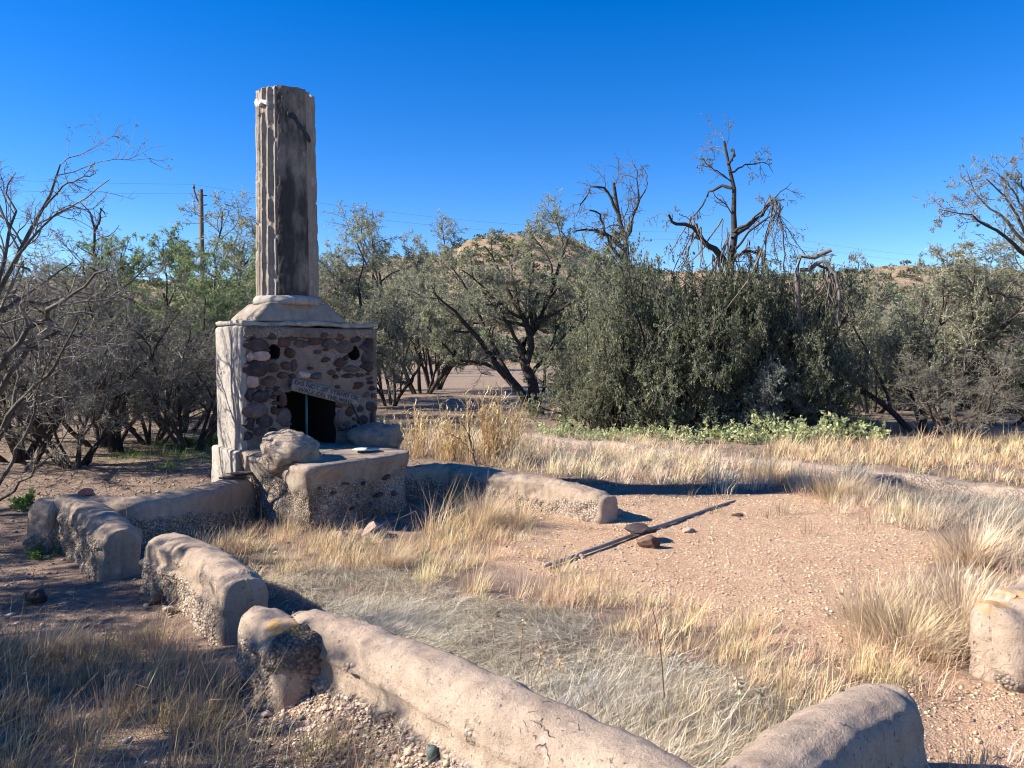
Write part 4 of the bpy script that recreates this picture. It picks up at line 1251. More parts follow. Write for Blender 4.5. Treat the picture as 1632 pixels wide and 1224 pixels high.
# hearth: irregular mass, outline in local coordinates (x along, outwards)
hz = 0.62
outl = np.array([(-0.06, -0.05), (-0.07, 0.5), (-0.05, 1.0), (0.0, 1.52), (0.1, 1.58), (0.5, 1.50), (1.0, 1.38), (1.24, 1.30), (1.34, 1.18), (1.46, 0.8), (1.60, 0.42), (1.62, -0.05)])
def mass(outl, zt, zb, batter, step=0.025, seed=1, disp=0.02, capn=16, topfn=None, r=0.05, coref_=None, und=0.0):
    O, t, L = resample(np.vstack([outl, outl[:1]]), step); O = O[:-1]
    for _ in range(2): O = (np.roll(O, 1, 0) + O * 2 + np.roll(O, -1, 0)) / 4
    n = len(O); c = O.mean(0)
    D = nrm(np.roll(O, -1, 0) - np.roll(O, 1, 0)); Nn = np.column_stack([D[:, 1], -D[:, 0]])
    if ((O - c) * Nn).sum() < 0: Nn = -Nn
    rings = []
    zs = np.arange(zb, zt - r, step)
    for z in zs:
        k = (zt - z) / (zt - 0)
        rings.append(np.column_stack([O + Nn * (-batter * k), np.full(n, z)]))
    for q in np.linspace(0, math.pi / 2, 5):
        rings.append(np.column_stack([O - Nn * r * (1 - math.cos(q)), np.full(n, zt - r + r * math.sin(q))]))
    O2 = O - Nn * r
    for k in np.linspace(0.96, 0.01, capn):
        rings.append(np.column_stack([c + (O2 - c) * k, np.full(n, zt)]))
    m = len(rings)
    V = np.stack(rings, 1).reshape(-1, 3)
    V = np.stack([V.reshape(n, m, 3)[:, :, 0], -V.reshape(n, m, 3)[:, :, 1], V.reshape(n, m, 3)[:, :, 2]], -1).reshape(-1, 3)
    Q = gridfaces(n, m, wrap=True)
    N = vnormals(V, Q)
    if (N[:, 2][V[:, 2] > zt - 0.001]).mean() < 0: Q = Q[:, ::-1]; N = -N
    V = V + N * (0.07 * fbm(V, 2.2, 2, seed + 40) * (V[:, 2] < zt - 0.02))[:, None] if coref_ else V
    core = coref_(V) if coref_ else np.zeros(len(V))
    if topfn is not None: V = topfn(V)
    V = V + N * (disp * fbm(V, 5, 4, seed) * (0.35 + 0.65 * (V[:, 2] < zt - 0.01)))[:, None]
    V = V - N * (core * (0.02 + 0.03 * fbm(V, 8, 3, seed + 2)))[:, None] + N * (core * 0.012 * vn(V, 34, seed + 4))[:, None]
    return V, Q, core
hc = lambda V: sstep(0.06, -0.04, V[:, 2] - (0.42 + 0.2 * fbm(V, 2.4, 4, 91))) 
V, Q, core = mass(outl, hz, -0.25, 0.05, seed=31, disp=0.05, coref_=hc)
ob('hearth', mkmesh('hearth', V, Q, attrs={'core': core, 'soot': 0.35 * sstep(0.1, 0.5, fbm(V, 3, 3, 33)) * (V[:, 2] < 0.5)}), M_hearth, fp)
HST = [(950, 665, 70, 50, 'b'), (1130, 650, 80, 55, 'b'), (680, 752, 80, 55, 'l'), (1185, 515, 120, 60, 'b'), (860, 560, 90, 40, 'g'), (760, 640, 60, 40, 'b'), (1050, 730, 80, 50, 'd'), (1000, 560, 60, 40, 'd'), (1250, 640, 70, 60, 'g'), (900, 760, 60, 40, 'd'), (640, 600, 50, 34, 'b')]
# arm-rest lumps
def lump(name, u, v, z, sx, sy, sz, mat, seed, rz=0.0, disp=0.16, sub=4, attrs=True, parent=fp, flatb=True):
    bm = bmesh.new(); bmesh.ops.create_icosphere(bm, subdivisions=sub, radius=1.0)
    m = bpy.data.meshes.new(name); bm.to_mesh(m); bm.free()
    V = np.zeros(len(m.vertices) * 3, np.float32); m.vertices.foreach_get('co', V); V = V.reshape(-1, 3).astype(float)
    V = np.sign(V) * np.abs(V) ** 0.75
    V = V * (1 + disp * fbm(V, 1.3, 3, seed) + disp * 0.8 * fbm(V, 4, 5, seed + 1, 0.6) - 0.05 * np.exp(-(fbm(V, 1.8, 3, seed + 9) / 0.05) ** 2))[:, None]
    V = V * np.array([sx, sy, sz])
    m.vertices.foreach_set('co', V.astype(np.float32).ravel())
    m.polygons.foreach_set('use_smooth', np.ones(len(m.polygons), bool))
    if attrs:
        a = m.attributes.new('core', 'FLOAT', 'POINT')
        a.data.foreach_set('value', (0.8 * sstep(0.0, 0.4, fbm(V, 4, 3, seed + 3))).astype(np.float32))
    m.update()
    o = ob(name, m, mat, parent, (u, -v, z))
    o.rotation_euler = (0, 0, rz)
    return o
lump('armrest', 0.14, 0.88, 0.665, 0.25, 0.38, 0.205, M_hearth, 5, -0.1, 0.26)['label'] = 'left plaster lump on the hearth with reddish cracked top'
lump('armrest', 1.38, 0.42, 0.68, 0.23, 0.30, 0.16, M_hearth, 6, 0.3, 0.34)['label'] = 'right dark lump on the hearth in shade'

# stones set in the face: zoom x, y, width, height, tone
ST = [(262, 176, 78, 42, 'd'), (362, 176, 52, 42, 'd'), (455, 180, 78, 46, 'd'), (540, 174, 82, 42, 'g'), (628, 170, 56, 40, 'b'), (710, 179, 62, 46, 'b'), (790, 188, 60, 44, 'd'), (866, 187, 42, 46, 'd'),
      (285, 220, 112, 66, 'd'), (418, 212, 70, 46, 'b'), (510, 218, 78, 42, 'g'), (588, 204, 76, 44, 'b'), (658, 217, 76, 54, 'g'), (735, 232, 82, 66, 'g'), (850, 234, 66, 62, 'd'),
      (242, 282, 34, 54, 'l'), (300, 284, 92, 50, 'l'), (452, 264, 62, 52, 'b'), (850, 288, 60, 52, 'd'),
      (716, 313, 70, 50, 'b'), (765, 346, 88, 36, 'g'), (850, 333, 72, 50, 'd'), (285, 338, 120, 82, 'd'), (370, 343, 48, 42, 'b'), (434, 332, 60, 42, 'b'), (480, 330, 34, 62, 'g'),
      (420, 378, 62, 32, 'b'), (345, 408, 74, 48, 'b'), (590, 384, 62, 30, 'g'), (755, 381, 62, 22, 'd'), (250, 415, 66, 62, 'l'), (525, 378, 72, 40, 'l'),
      (805, 429, 58, 46, 'b'), (880, 446, 40, 26, 'd'), (862, 396, 38, 18, 'b'), (240, 482, 50, 78, 'd'), (305, 487, 84, 56, 'd'), (418, 508, 38, 66, 'b'),
      (868, 542, 66, 56, 'd'), (818, 552, 38, 42, 'd'), (765, 565, 52, 50, 'b'), (275, 556, 122, 80, 'g'), (242, 628, 62, 80, 'd'), (328, 612, 72, 66, 'd'), (420, 592, 70, 72, 'g'), (374, 560, 42, 42, 'b'),
      (640, 300, 46, 26, 'b'), (600, 260, 40, 20, 'g'), (670, 365, 40, 26, 'b'), (470, 430, 34, 20, 'd'), (390, 470, 44, 26, 'b'), (345, 455, 36, 24, 'd'), (700, 440, 30, 20, 'b'), (850, 480, 40, 30, 'g'), (340, 250, 34, 22, 'd'), (360, 305, 40, 20, 'g'), (745, 290, 30, 24, 'd'), (828, 607, 54, 46, 'd'), (876, 602, 26, 60, 'd'), (432, 632, 60, 26, 'g'), (236, 690, 50, 60, 'd'), (300, 668, 60, 40, 'g'), (705, 600, 40, 90, 'g'), (300, 150, 60, 20, 'b'), (640, 250, 30, 14, 'b'), (560, 345, 26, 14, 'b')]
rq = random.Random(21)
tries = 0
while len(ST) < 118 and tries < 4000:
    tries += 1
    zx, zy = rq.uniform(235, 885), rq.uniform(170, 660)
    w, h = rq.uniform(22, 46), rq.uniform(16, 32)
    if 480 < zx < 690 and 235 < zy < 400: continue
    if 395 < zx < 700 and zy > 390: continue
    if zx > 460 and 395 < zy < 500 + 0 and zx < 830: continue
    if any((abs(zx - a[0]) < (w + a[2]) * 0.50 and abs(zy - a[1]) < (h + a[3]) * 0.50) for a in ST): continue
    if any(math.hypot(zx - hx_, zy - hy_) < 62 for hx_, hy_ in ((377, 262), (785, 266))): continue
    ST.append((zx, zy, w, h, rq.choice('dbdbg')))
MT = {'d': M_rdark, 'b': M_rbrown, 'l': M_rlight, 'g': M_rgrey}
stone_meshes = {}
def stone_mesh(kind, tone):
    key = (kind, tone)
    if key not in stone_meshes:
        bm = bmesh.new(); bmesh.ops.create_icosphere(bm, subdivisions=2, radius=0.5)
        m = bpy.data.meshes.new('stone'); bm.to_mesh(m); bm.free()
        V = np.zeros(len(m.vertices) * 3, np.float32); m.vertices.foreach_get('co', V); V = V.reshape(-1, 3).astype(float)
        r_ = random.Random(kind * 5 + 1)
        for _ in range(7):
            nn_ = np.array([r_.uniform(-1, 1), r_.uniform(-0.6, 0.3), r_.uniform(-1, 1)]); nn_ /= np.linalg.norm(nn_)
            sd_ = V @ nn_ - r_.uniform(0.30, 0.42)
            V = V - np.outer(np.clip(sd_, 0, None), nn_)
        V = V / np.abs(V).max(0) * 0.5
        V = V * (1 + 0.22 * fbm(V, 3.0, 3, kind * 7 + 1))[:, None]
        m.vertices.foreach_set('co', V.astype(np.float32).ravel())
        m.materials.append(MT[tone]); m.update()
        stone_meshes[key] = m
    return stone_meshes[key]
rs = random.Random(4)
for i, (zx, zy, w, h, tone) in enumerate(ST):
    x, z = fpix(*Z2P(zx, zy))
    x0, _ = fpix(*Z2P(zx - w / 2, zy)); x1, _ = fpix(*Z2P(zx + w / 2, zy))
    _, za = fpix(*Z2P(zx, zy - h / 2)); _, zb = fpix(*Z2P(zx, zy + h / 2))
    o = ob('stone', stone_mesh(i % 7, tone), None, fp, (x, 0.005, z))
    sw, sh = (x1 - x0) * 1.2, (za - zb) * 1.22
    if x < 0.12:
        o.location = (x + 0.02, 0.04, z); o.scale = (sw * 1.05, 0.16, sh)
    else:
        o.scale = (sw, rs.uniform(0.07, 0.11), sh)
    o.rotation_euler = (0, rs.uniform(-0.12, 0.12), 0)
for i, (zx, zy, w, h, tone) in enumerate(HST):
    px_, py_ = 380 + zx / 5.1, 660 + zy / 5.1
    vv = 1.40
    for _ in range(6):
        x, z = fpix(px_, py_, vv)
        vv = float(np.interp(x, [0.05, 0.5, 1.0, 1.24, 1.40], [1.56, 1.49, 1.37, 1.28, 1.0])) - 0.05 * (hz - z) / hz - 0.035
    k = (LC[1] - 1.1) / FPX
    o = ob('stone', stone_mesh(i % 7, tone), None, fp, (x, -vv, z)); o.scale = (w / 5.1 * k * 1.25, 0.11, h / 5.1 * k)
    o.rotation_euler = (0, rs.uniform(-0.2, 0.2), 0.22)
# right face corner stones
for i in range(9):
    o = ob('stone', stone_mesh(i % 7, 'dbg'[i % 3]), None, fp, (BW - 0.02, 0.12 + 0.16 * (i % 4), 0.75 + 0.13 * i))
    o.scale = (0.12, 0.18, 0.12)

# sign board on the lintel
def face_pt(px, py, v): 
    x, z = fpix(px, py, v); return np.array([x, -v, z])
s0 = face_pt(*Z2P(472, 395), 0.05); s1 = face_pt(*Z2P(822, 488), 0.05)
s2 = face_pt(*Z2P(472, 462), 0.05)
L = np.linalg.norm(s1 - s0); ang = math.atan2(s1[2] - s0[2], s1[0] - s0[0])
hgt = 0.135
M_sign = mat_simple('weathered_sign_board', (0.21, 0.185, 0.165), 0.85, 0, 0.5, 25)
wm = Matrix.Translation((LC[0], LC[1], 0)) @ Matrix.Rotation(A40, 4, 'Z')
sg = thing('sign_board', 'weathered engraved board tilted across the top of the firebox', 'sign')
sg.matrix_world = wm @ Matrix.Translation(Vector(s0)) @ Matrix.Rotation(-ang, 4, 'Y')
V, Q = boxgrid((0, -0.012, -hgt), (L, 0.016, 0), 0.03, 0.004)
ob('board', weld(mkmesh('board', V + vecnoise(V, 6, 2, 3) * 0.003, Q)), M_sign, sg)
M_ink = mat_simple('engraved_letter_paint', (0.06, 0.055, 0.055), 0.9)
def text(body, size, x, z, w, name='lettering', parent=None, y=-0.0155):
    fc = bpy.data.curves.new('txt', 'FONT'); fc.body = body; fc.size = size; fc.extrude = 0.001; fc.offset = 0.0008
    to = bpy.data.objects.new('txt', fc); COL.objects.link(to)
    bpy.context.view_layer.update()
    dg = bpy.context.evaluated_depsgraph_get()
    m = bpy.data.meshes.new_from_object(to.evaluated_get(dg))
    bpy.data.objects.remove(to)
    V = np.zeros(len(m.vertices) * 3, np.float32); m.vertices.foreach_get('co', V); V = V.reshape(-1, 3)
    sx = w / (V[:, 0].max() - V[:, 0].min())
    V2 = np.column_stack([V[:, 0] * sx, -V[:, 2], V[:, 1]])
    m.vertices.foreach_set('co', V2.astype(np.float32).ravel()); m.name = name
    m.materials.clear(); m.update()
    return ob(name, m, M_ink, parent, (x, y, z))
text('DO NOT SIT STAND OR', 0.066, 0.03 * L, -0.058, 0.93 * L, parent=sg)
text('WALK ON THE WALL', 0.064, 0.10 * L, -0.121, 0.80 * L, parent=sg)
M_screw = mat_simple('screw_metal', (0.6, 0.6, 0.58), 0.4, 0.6)
for (u, w_) in ((0.20, -0.065), (0.84, -0.055)):
    V, Q = tube([(0, -0.019, 0), (0, -0.012, 0)], [0.006, 0.006], 10)
    ob('screw', mkmesh('screw', V, Q), M_screw, sg, (u * L, 0, w_))

def fp_world(u, v, z):
    p = FL(u, v); return np.array([p[0], p[1], z])
# green pipe standing in the firebox
xx, _ = fpix(*Z2P(543, 600), -0.06)
V, Q = tube([(0, 0, 0), (0.0, 0, 0.3), (0.0, 0, 0.62)], [0.014, 0.014, 0.014], 14)
p = fp_world(xx, -0.06, 0.625)
ob('green_pipe', mkmesh('green_pipe', V, Q), mat_simple('teal_paint', (0.05, 0.16, 0.16), 0.5, 0, 0.3), None, tuple(p), 'thin green metal post standing in the firebox opening', 'pipe')
# stick leaning at right of the opening
a0 = face_pt(*Z2P(772, 530), 0.06); a1 = face_pt(*Z2P(852, 745), 0.30)
a1[2] = 0.63
w0 = fp_world(a0[0], 0.07, a0[2]); w1 = fp_world(a1[0] , 0.32, 0.635)
V, Q = tube([(0, 0, 0), tuple((w0 - w1) * 0.5 + [0.01, 0, 0]), tuple(w0 - w1)], [0.012, 0.011, 0.008], 8)
ob('stick', mkmesh('stick', V, Q), M_bark, None, tuple(w1), 'dark stick leaning against the fireplace right of the opening', 'stick')
# plate on the hearth
pp = at(584, 717, 0.64)
V, Q = tube([(0, 0, 0.0), (0, 0, 0.004), (0, 0, 0.014), (0, 0, 0.016), (0, 0, 0.008)], [0.07, 0.09, 0.145, 0.14, 0.09], 32)
ob('plate', mkmesh('plate', V, Q), mat_simple('enamel_white', (0.6, 0.62, 0.62), 0.35, 0, 0.15, 12), None, (pp[0], pp[1], 0.635), 'white enamel plate lying on the hearth', 'plate')

# ------------------------------------------------------------------ loose rocks and debris
def rock(name, label, cat, p, size, mat, seed, rz=0.0, sub=3, disp=0.35, group=None, cuts=5, tilt=(0, 0)):
    r_ = random.Random(seed)
    bm = bmesh.new(); bmesh.ops.create_icosphere(bm, subdivisions=sub, radius=1.0)
    for _ in range(cuts):
        n = Vector((r_.uniform(-1, 1), r_.uniform(-1, 1), r_.uniform(-1, 1))).normalized()
        d = r_.uniform(0.55, 0.8)
        for v in bm.verts:
            s = v.co.dot(n) - d
            if s > 0: v.co -= n * s
    m = bpy.data.meshes.new(name); bm.to_mesh(m); bm.free()
    V = np.zeros(len(m.vertices) * 3, np.float32); m.vertices.foreach_get('co', V); V = V.reshape(-1, 3).astype(float)
    V = V * (1 + disp * fbm(V, 1.1, 3, seed) + 0.12 * fbm(V, 4, 3, seed + 2))[:, None] * np.array(size)
    m.vertices.foreach_set('co', V.astype(np.float32).ravel()); m.update()
    o = ob(name, m, mat, None, tuple(p), label, cat, group)
    o.rotation_euler = (tilt[0], tilt[1], rz)
    return o
def G(px, py, dz=0.0):
    p = at(px, py, 0); p[2] = gz1(p[0], p[1]) + dz; return p
M_pipe = mat_simple('galvanised_pipe', (0.24, 0.225, 0.215), 0.55, 0.1, 0.35, 10)
q0 = G(868, 907, 0.03); q1 = G(1172, 797, 0.03)
pts = [tuple((q1 - q0) * f + [0, 0, (gz1(*(q0 + (q1 - q0) * f)[:2]) + 0.028 - q0[2])]) for f in np.linspace(0, 1, 14)]
V, Q = tube(pts, [0.016] * 8 + [0.016, 0.015, 0.015, 0.014, 0.013, 0.008], 14)
ob('metal_pipe', mkmesh('metal_pipe', V, Q), M_pipe, None, tuple(q0), 'long grey metal pipe lying across the gravel', 'pipe')
rock('rock', 'dark rock lying across the metal pipe', 'rock', G(1020, 862, 0.10), (0.16, 0.12, 0.06), M_rdark, 3, 0.4)
rock('rock', 'smaller brown rock wedged in front of the dark rock on the pipe', 'rock', G(1036, 872, 0.04), (0.10, 0.08, 0.06), M_rbrown, 4, 0.1)
rock('rock', 'white wedge shaped stone on the gravel right of the pipe', 'rock', G(1098, 847, 0.015), (0.07, 0.05, 0.03), M_rlight, 5, 0.8)
rock('rock', 'dark flat clod on the gravel beyond the end of the pipe', 'rock', G(1176, 820, 0.01), (0.075, 0.045, 0.02), M_rbrown, 6, -0.3)
rock('rock', 'small pale stone beside the near end of the pipe', 'rock', G(926, 889, 0.01), (0.035, 0.03, 0.018), M_rlight, 7)
rock('rock', 'pale block under the end of the wall beside the gravel', 'rock', G(979, 822, 0.03), (0.10, 0.07, 0.045), M_rlight, 8, 0.2, cuts=8, disp=0.1)
rock('rock', 'pinkish rock in the grass below the hearth', 'rock', G(598, 858, 0.05), (0.13, 0.11, 0.09), M_rlight, 9, 0.5)
rock('rock', 'flat pale rock at the foot of the hearth in the grass', 'rock', G(545, 858, 0.01), (0.09, 0.06, 0.04), M_rlight, 10, 0.2)
rock('rock', 'dark round rock on the shaded soil at the far left', 'rock', G(58, 958, 0.05), (0.065, 0.06, 0.06), M_rdark, 11)
rock('rock', 'rough red rock on top of the left corner of the walls', 'rock', at(138, 786, 0.44), (0.075, 0.05, 0.04), M_rred, 12, 0.3)
rock('rock', 'pale flat block on the ground behind the doorway gap', 'rock', G(290, 862, 0.02), (0.10, 0.06, 0.03), M_rgrey, 13, 0.1, cuts=8, disp=0.1)
rock('rock', 'orange stained stone bedded on the wall end at the right edge', 'rock', at(1598, 955, 0.40), (0.09, 0.07, 0.05), mat_rock('orange_lichen_stone', [(0.45, 0.2, 0.09), (0.55, 0.33, 0.2), (0.55, 0.45, 0.36)]), 14, 0.3)
rock('rock', 'fallen dark stone at the left foot of the middle wall', 'rock', G(250, 962, 0.03), (0.05, 0.05, 0.035), M_rgrey, 15, 0.3)
rock('rock', 'small fallen pale stone beside the middle wall', 'rock', G(268, 978, 0.02), (0.04, 0.035, 0.025), M_rlight, 16, 0.3)
# slate pieces on the shaded wall next to the fireplace
sl = FL(-0.26, 0.42)
for k in range(3):
    V, Q = boxgrid((-0.13, -0.06, 0), (0.13, 0.06, 0.014), 0.03, 0.005)
    V = V + vecnoise(V, 7, 2, 100 + k) * 0.012
    o = ob('slate', weld(mkmesh('slate', V, Q)), M_rgrey, None, (sl[0] + 0.03 * k, sl[1] + 0.02 * k, 0.40 + 0.019 * k), ('lowest', 'middle', 'topmost')[k] + ' flat slate in the little stack beside the left foot of the fireplace', 'slate', 'stacked slates')
    o.rotation_euler = (0, 0, 0.5 + 0.25 * k)
# green can end at the bottom edge
gp = at(690, 1212, 0.12)
V, Q = tube([(0, 0, -0.08), (0, 0, 0.03), (0.0, 0, 0.05)], [0.022, 0.022, 0.022], 16)
ob('pipe_stub', mkmesh('pipe_stub', V, Q), mat_simple('green_grey_plastic', (0.10, 0.13, 0.115), 0.7), None, (gp[0], gp[1], 0.12), 'short grey green pipe stub poking from the rubble at the bottom edge', 'pipe').rotation_euler = (0.15, -0.1, 0)

# loose stones over the soil and gravel: small real ones
rng = np.random.default_rng(77)
octv = np.array([[1, 0, 0], [0, 1, 0], [-1, 0, 0], [0, -1, 0], [0, 0, 0.8], [0, 0, -0.8]], float)
octt = np.array([[0, 1, 4], [1, 2, 4], [2, 3, 4], [3, 0, 4], [1, 0, 5], [2, 1, 5], [3, 2, 5], [0, 3, 5]])
def pebbles(name, X, Y, S, cols):
    n = len(X)
    Z = ground_z(X, Y) + S * 0.25
    a = rng.uniform(0, 6.28, n)
    B = octv[None] * (1 + rng.uniform(-0.35, 0.35, (n, 6, 3))) * S[:, None, None]
    B = B + rng.normal(0, 0.16, (n, 6, 3)) * S[:, None, None]
    B[:, :, 2] *= 0.65
    R = np.stack([B[:, :, 0] * np.cos(a)[:, None] - B[:, :, 1] * np.sin(a)[:, None], B[:, :, 0] * np.sin(a)[:, None] + B[:, :, 1] * np.cos(a)[:, None], B[:, :, 2]], -1)
    V = R + np.column_stack([X, Y, Z])[:, None]
    T = (octt[None] + (np.arange(n) * 6)[:, None, None]).reshape(-1, 3)
    return ob(name, mkmesh(name, V.reshape(-1, 3), None, T, {'tint': np.repeat(cols, 6, 0)}, smooth=False), M_peb, kind='stuff')
def sample_poly(poly, n):
    A = np.array(poly); lo, hi = A.min(0), A.max(0)
    out = []
    tot = 0
    while tot < n:
        X = rng.uniform(lo[0], hi[0], n * 2); Y = rng.uniform(lo[1], hi[1], n * 2)
        m = inpoly(X, Y, poly); out.append(np.column_stack([X[m], Y[m]])); tot += m.sum()
    return np.concatenate(out)[:n]
P = sample_poly(GRAVEL, 26000)
S = np.minimum(np.exp(rng.normal(math.log(0.0046), 0.5, len(P))), 0.014)
cols = np.where(rng.random((len(P), 1)) < 0.06, tints(rng, len(P), (0.12, 0.11, 0.11), 0.3, 0.1), tints(rng, len(P), (0.58, 0.415, 0.275), 0.28, 0.07))
pebbles('gravel_stones', P[:, 0], P[:, 1], S, cols)
# soil stones on the left and around
n = 9000
X = rng.uniform(-7.5, 0.5, n); Y = rng.uniform(2.4, 10, n)
m = (X < -0.55 * Y + 1.6); X, Y = X[m], Y[m]
S = np.exp(rng.normal(math.log(0.008), 0.55, len(X)))
pebbles('soil_stones', X, Y, np.minimum(S, 0.035), tints(rng, len(X), (0.34, 0.27, 0.22), 0.35, 0.08))
# rubble slumped at the outer foot of the long wall
n = 9000
f = rng.uniform(-0.05, 1.1, n); w = np.abs(rng.normal(0.12, 0.22, n)) 
d = MOUND_B - MOUND_A; nn = np.array([-d[1], d[0]]) / np.linalg.norm(d)
XY = MOUND_A + f[:, None] * d - w[:, None] * nn
S = np.exp(rng.normal(math.log(0.007), 0.5, n))
pebbles('wall_rubble', XY[:, 0], XY[:, 1], np.minimum(S, 0.03), tints(rng, n, (0.47, 0.37, 0.28), 0.22, 0.06))

# ------------------------------------------------------------------ grass
WALLSEG = [(g(405, 786, 0.33), g(95, 803, 0.42)), (g(118, 806, 0.42), g(190, 848, 0.41)), (g(262, 872, 0.4), g(385, 935, 0.41)), (g(425, 988, 0.4), g(478, 1022, 0.39)), (g(492, 978, 0.4), g(1160, 1290, 0.41)),
           (g(1432, 1105, 0.42), g(1090, 1350, 0.42)), (g(1588, 985, 0.42), g(1760, 920, 0.46)), (FL(1.5, 0.55), g(965, 787, 0.30)), (g(835, 694, 0.13), g(1220, 732, 0.13)), (g(1220, 732, 0.13), g(1760, 800, 0.13)), (FL(0.6, 0.2), FL(0.6, 1.0)), (FL(0.9, 0.3), FL(1.0, 0.9))]
def clear_of_walls(X, Y, r=0.19):
    ok = np.ones(len(X), bool)
    for i, (a, b_) in enumerate(WALLSEG):
        a = np.array(a); b_ = np.array(b_)
        d = b_ - a; L2 = d @ d
        t = np.clip(((X - a[0]) * d[0] + (Y - a[1]) * d[1]) / L2, 0, 1)
        q = np.hypot(X - a[0] - d[0] * t, Y - a[1] - d[1] * t)
        rr = r if i < 10 else 0.66
        ok &= q > rr
    return ok

def blades(name, X, Y, az, lean, L, curl, wd, cols, zoff=None, label=None, kind='stuff'):
    ok = clear_of_walls(X, Y)
    X, Y, az, lean, L, curl, wd, cols = [q[ok] for q in (X, Y, az, lean, L, curl, wd, cols)]
    n = len(X)
    Z = ground_z(X, Y) - 0.01 + (0 if zoff is None else zoff[ok])
    B = np.column_stack([X, Y, Z])
    Hd = np.column_stack([np.cos(az), np.sin(az), np.zeros(n)])
    up = np.array([0, 0, 1.0])
    def dirv(a): return Hd * np.sin(a)[:, None] + up * np.cos(a)[:, None]
    d1 = dirv(lean); d2 = dirv(lean + curl)
    p1 = B + d1 * (L * 0.5)[:, None]
    p2 = p1 + d2 * (L * 0.5)[:, None]
    p2[:, 2] = np.maximum(p2[:, 2], Z + 0.012)
    sd = np.column_stack([-np.sin(az + 0.6), np.cos(az + 0.6), np.zeros(n)]) * (wd / 2)[:, None]
    V = np.stack([B - sd, B + sd, p1 + sd * 0.8, p1 - sd * 0.8, p2], 1).reshape(-1, 3)
    i = np.arange(n) * 5
    Q = np.column_stack([i, i + 1, i + 2, i + 3]); T = np.column_stack([i + 3, i + 2, i + 4])
    c = np.repeat(cols, 5, 0)
    return ob(name, mkmesh(name, V, Q, T, {'tint': c}, smooth=False), M_grass, kind=kind, label=label)

def tuft_field(name, poly, dens, nb, hgt, base_c, spread=0.05, leanmax=50, wd=0.0035, wind=(0.3, 0.2), var=0.25, edge_fade=True, pscale=0.9, pcut=-0.35, csd=0.15):
    A = np.array(poly); area = 0.5 * abs(sum(A[i][0] * A[(i + 1) % len(A)][1] - A[(i + 1) % len(A)][0] * A[i][1] for i in range(len(A))))
    nc = int(area * dens)
    C = sample_poly(poly, nc)
    C = C + rng.normal(0, 0.10, C.shape)
    pn = fbm(C, pscale, 3, len(name) * 13)
    C = C[pn > pcut]
    nc = len(C)
    hs_ = hgt * np.exp(rng.normal(0, 0.28, nc)) * (1 + 0.35 * fbm(C, 1.3, 2, 5))
    ctint = tints(rng, nc, base_c, csd, 0.05)
    idx = np.repeat(np.arange(nc), nb); n = len(idx)
    a = rng.uniform(0, 2 * math.pi, n); rr = np.abs(rng.normal(0, spread, n))
    X = C[idx, 0] + np.cos(a) * rr; Y = C[idx, 1] + np.sin(a) * rr
    lean = np.radians(np.abs(rng.normal(0, leanmax * 0.55, n)).clip(0, 85))
    hx = np.cos(a) * np.sin(lean) + wind[0] * 0.5; hy = np.sin(a) * np.sin(lean) + wind[1] * 0.5
    az = np.arctan2(hy, hx); lean = np.arctan2(np.hypot(hx, hy), np.cos(lean))
    L = hs_[idx] * np.exp(rng.normal(-0.1, 0.3, n))
    curl = np.radians(rng.normal(25, 35, n))
    cols = ctint[idx] * np.exp(rng.normal(0, var, n))[:, None]
    cols = np.clip(cols * (1 + rng.normal(0, 0.04, (n, 3))), 0.01, 0.8)
    return blades(name, X, Y, az, lean, L, curl, np.full(n, wd) * rng.uniform(0.6, 1.4, n), cols)

def mat_field(name, poly, dens, base_c, L0=0.17, wd=0.003, hmax=0.10):
    A = np.array(poly); area = 0.5 * abs(sum(A[i][0] * A[(i + 1) % len(A)][1] - A[(i + 1) % len(A)][0] * A[i][1] for i in range(len(A))))
    n = int(area * dens)
    C = sample_poly(poly, n) + rng.normal(0, 0.05, (n, 2))
    fld = fbm(C, 0.9, 2, 55) * 3.6 - 0.5
    az = fld + rng.normal(0, 0.8, n)
    mound = np.clip(0.5 + 0.9 * fbm(C, 1.6, 3, 56), 0, 1.3)
    zo = rng.uniform(0, 1, n) * hmax * mound
    lean = np.radians(rng.uniform(66, 98, n)); curl = np.radians(rng.normal(5, 30, n))
    L = L0 * np.exp(rng.normal(0, 0.35, n))
    tn = fbm(C, 1.2, 3, 57)[:, None]
    warm = np.array([0.44, 0.34, 0.21])
    cols = np.asarray(base_c)[None] * (1 - np.clip(tn, 0, 0.7)) + warm * np.clip(tn, 0, 0.7)
    dark = rng.random(n) < 0.2 + 0.22 * (fbm(C, 3.0, 2, 58) > 0.15)
    cols = cols * np.exp(rng.normal(0, 0.3, n))[:, None] * np.where(dark, 0.45, 1.2)[:, None]
    return blades(name, C[:, 0], C[:, 1], az, lean, L, curl, np.full(n, wd) * rng.uniform(0.6, 1.4, n), np.clip(cols, 0.01, 0.8), zoff=zo)

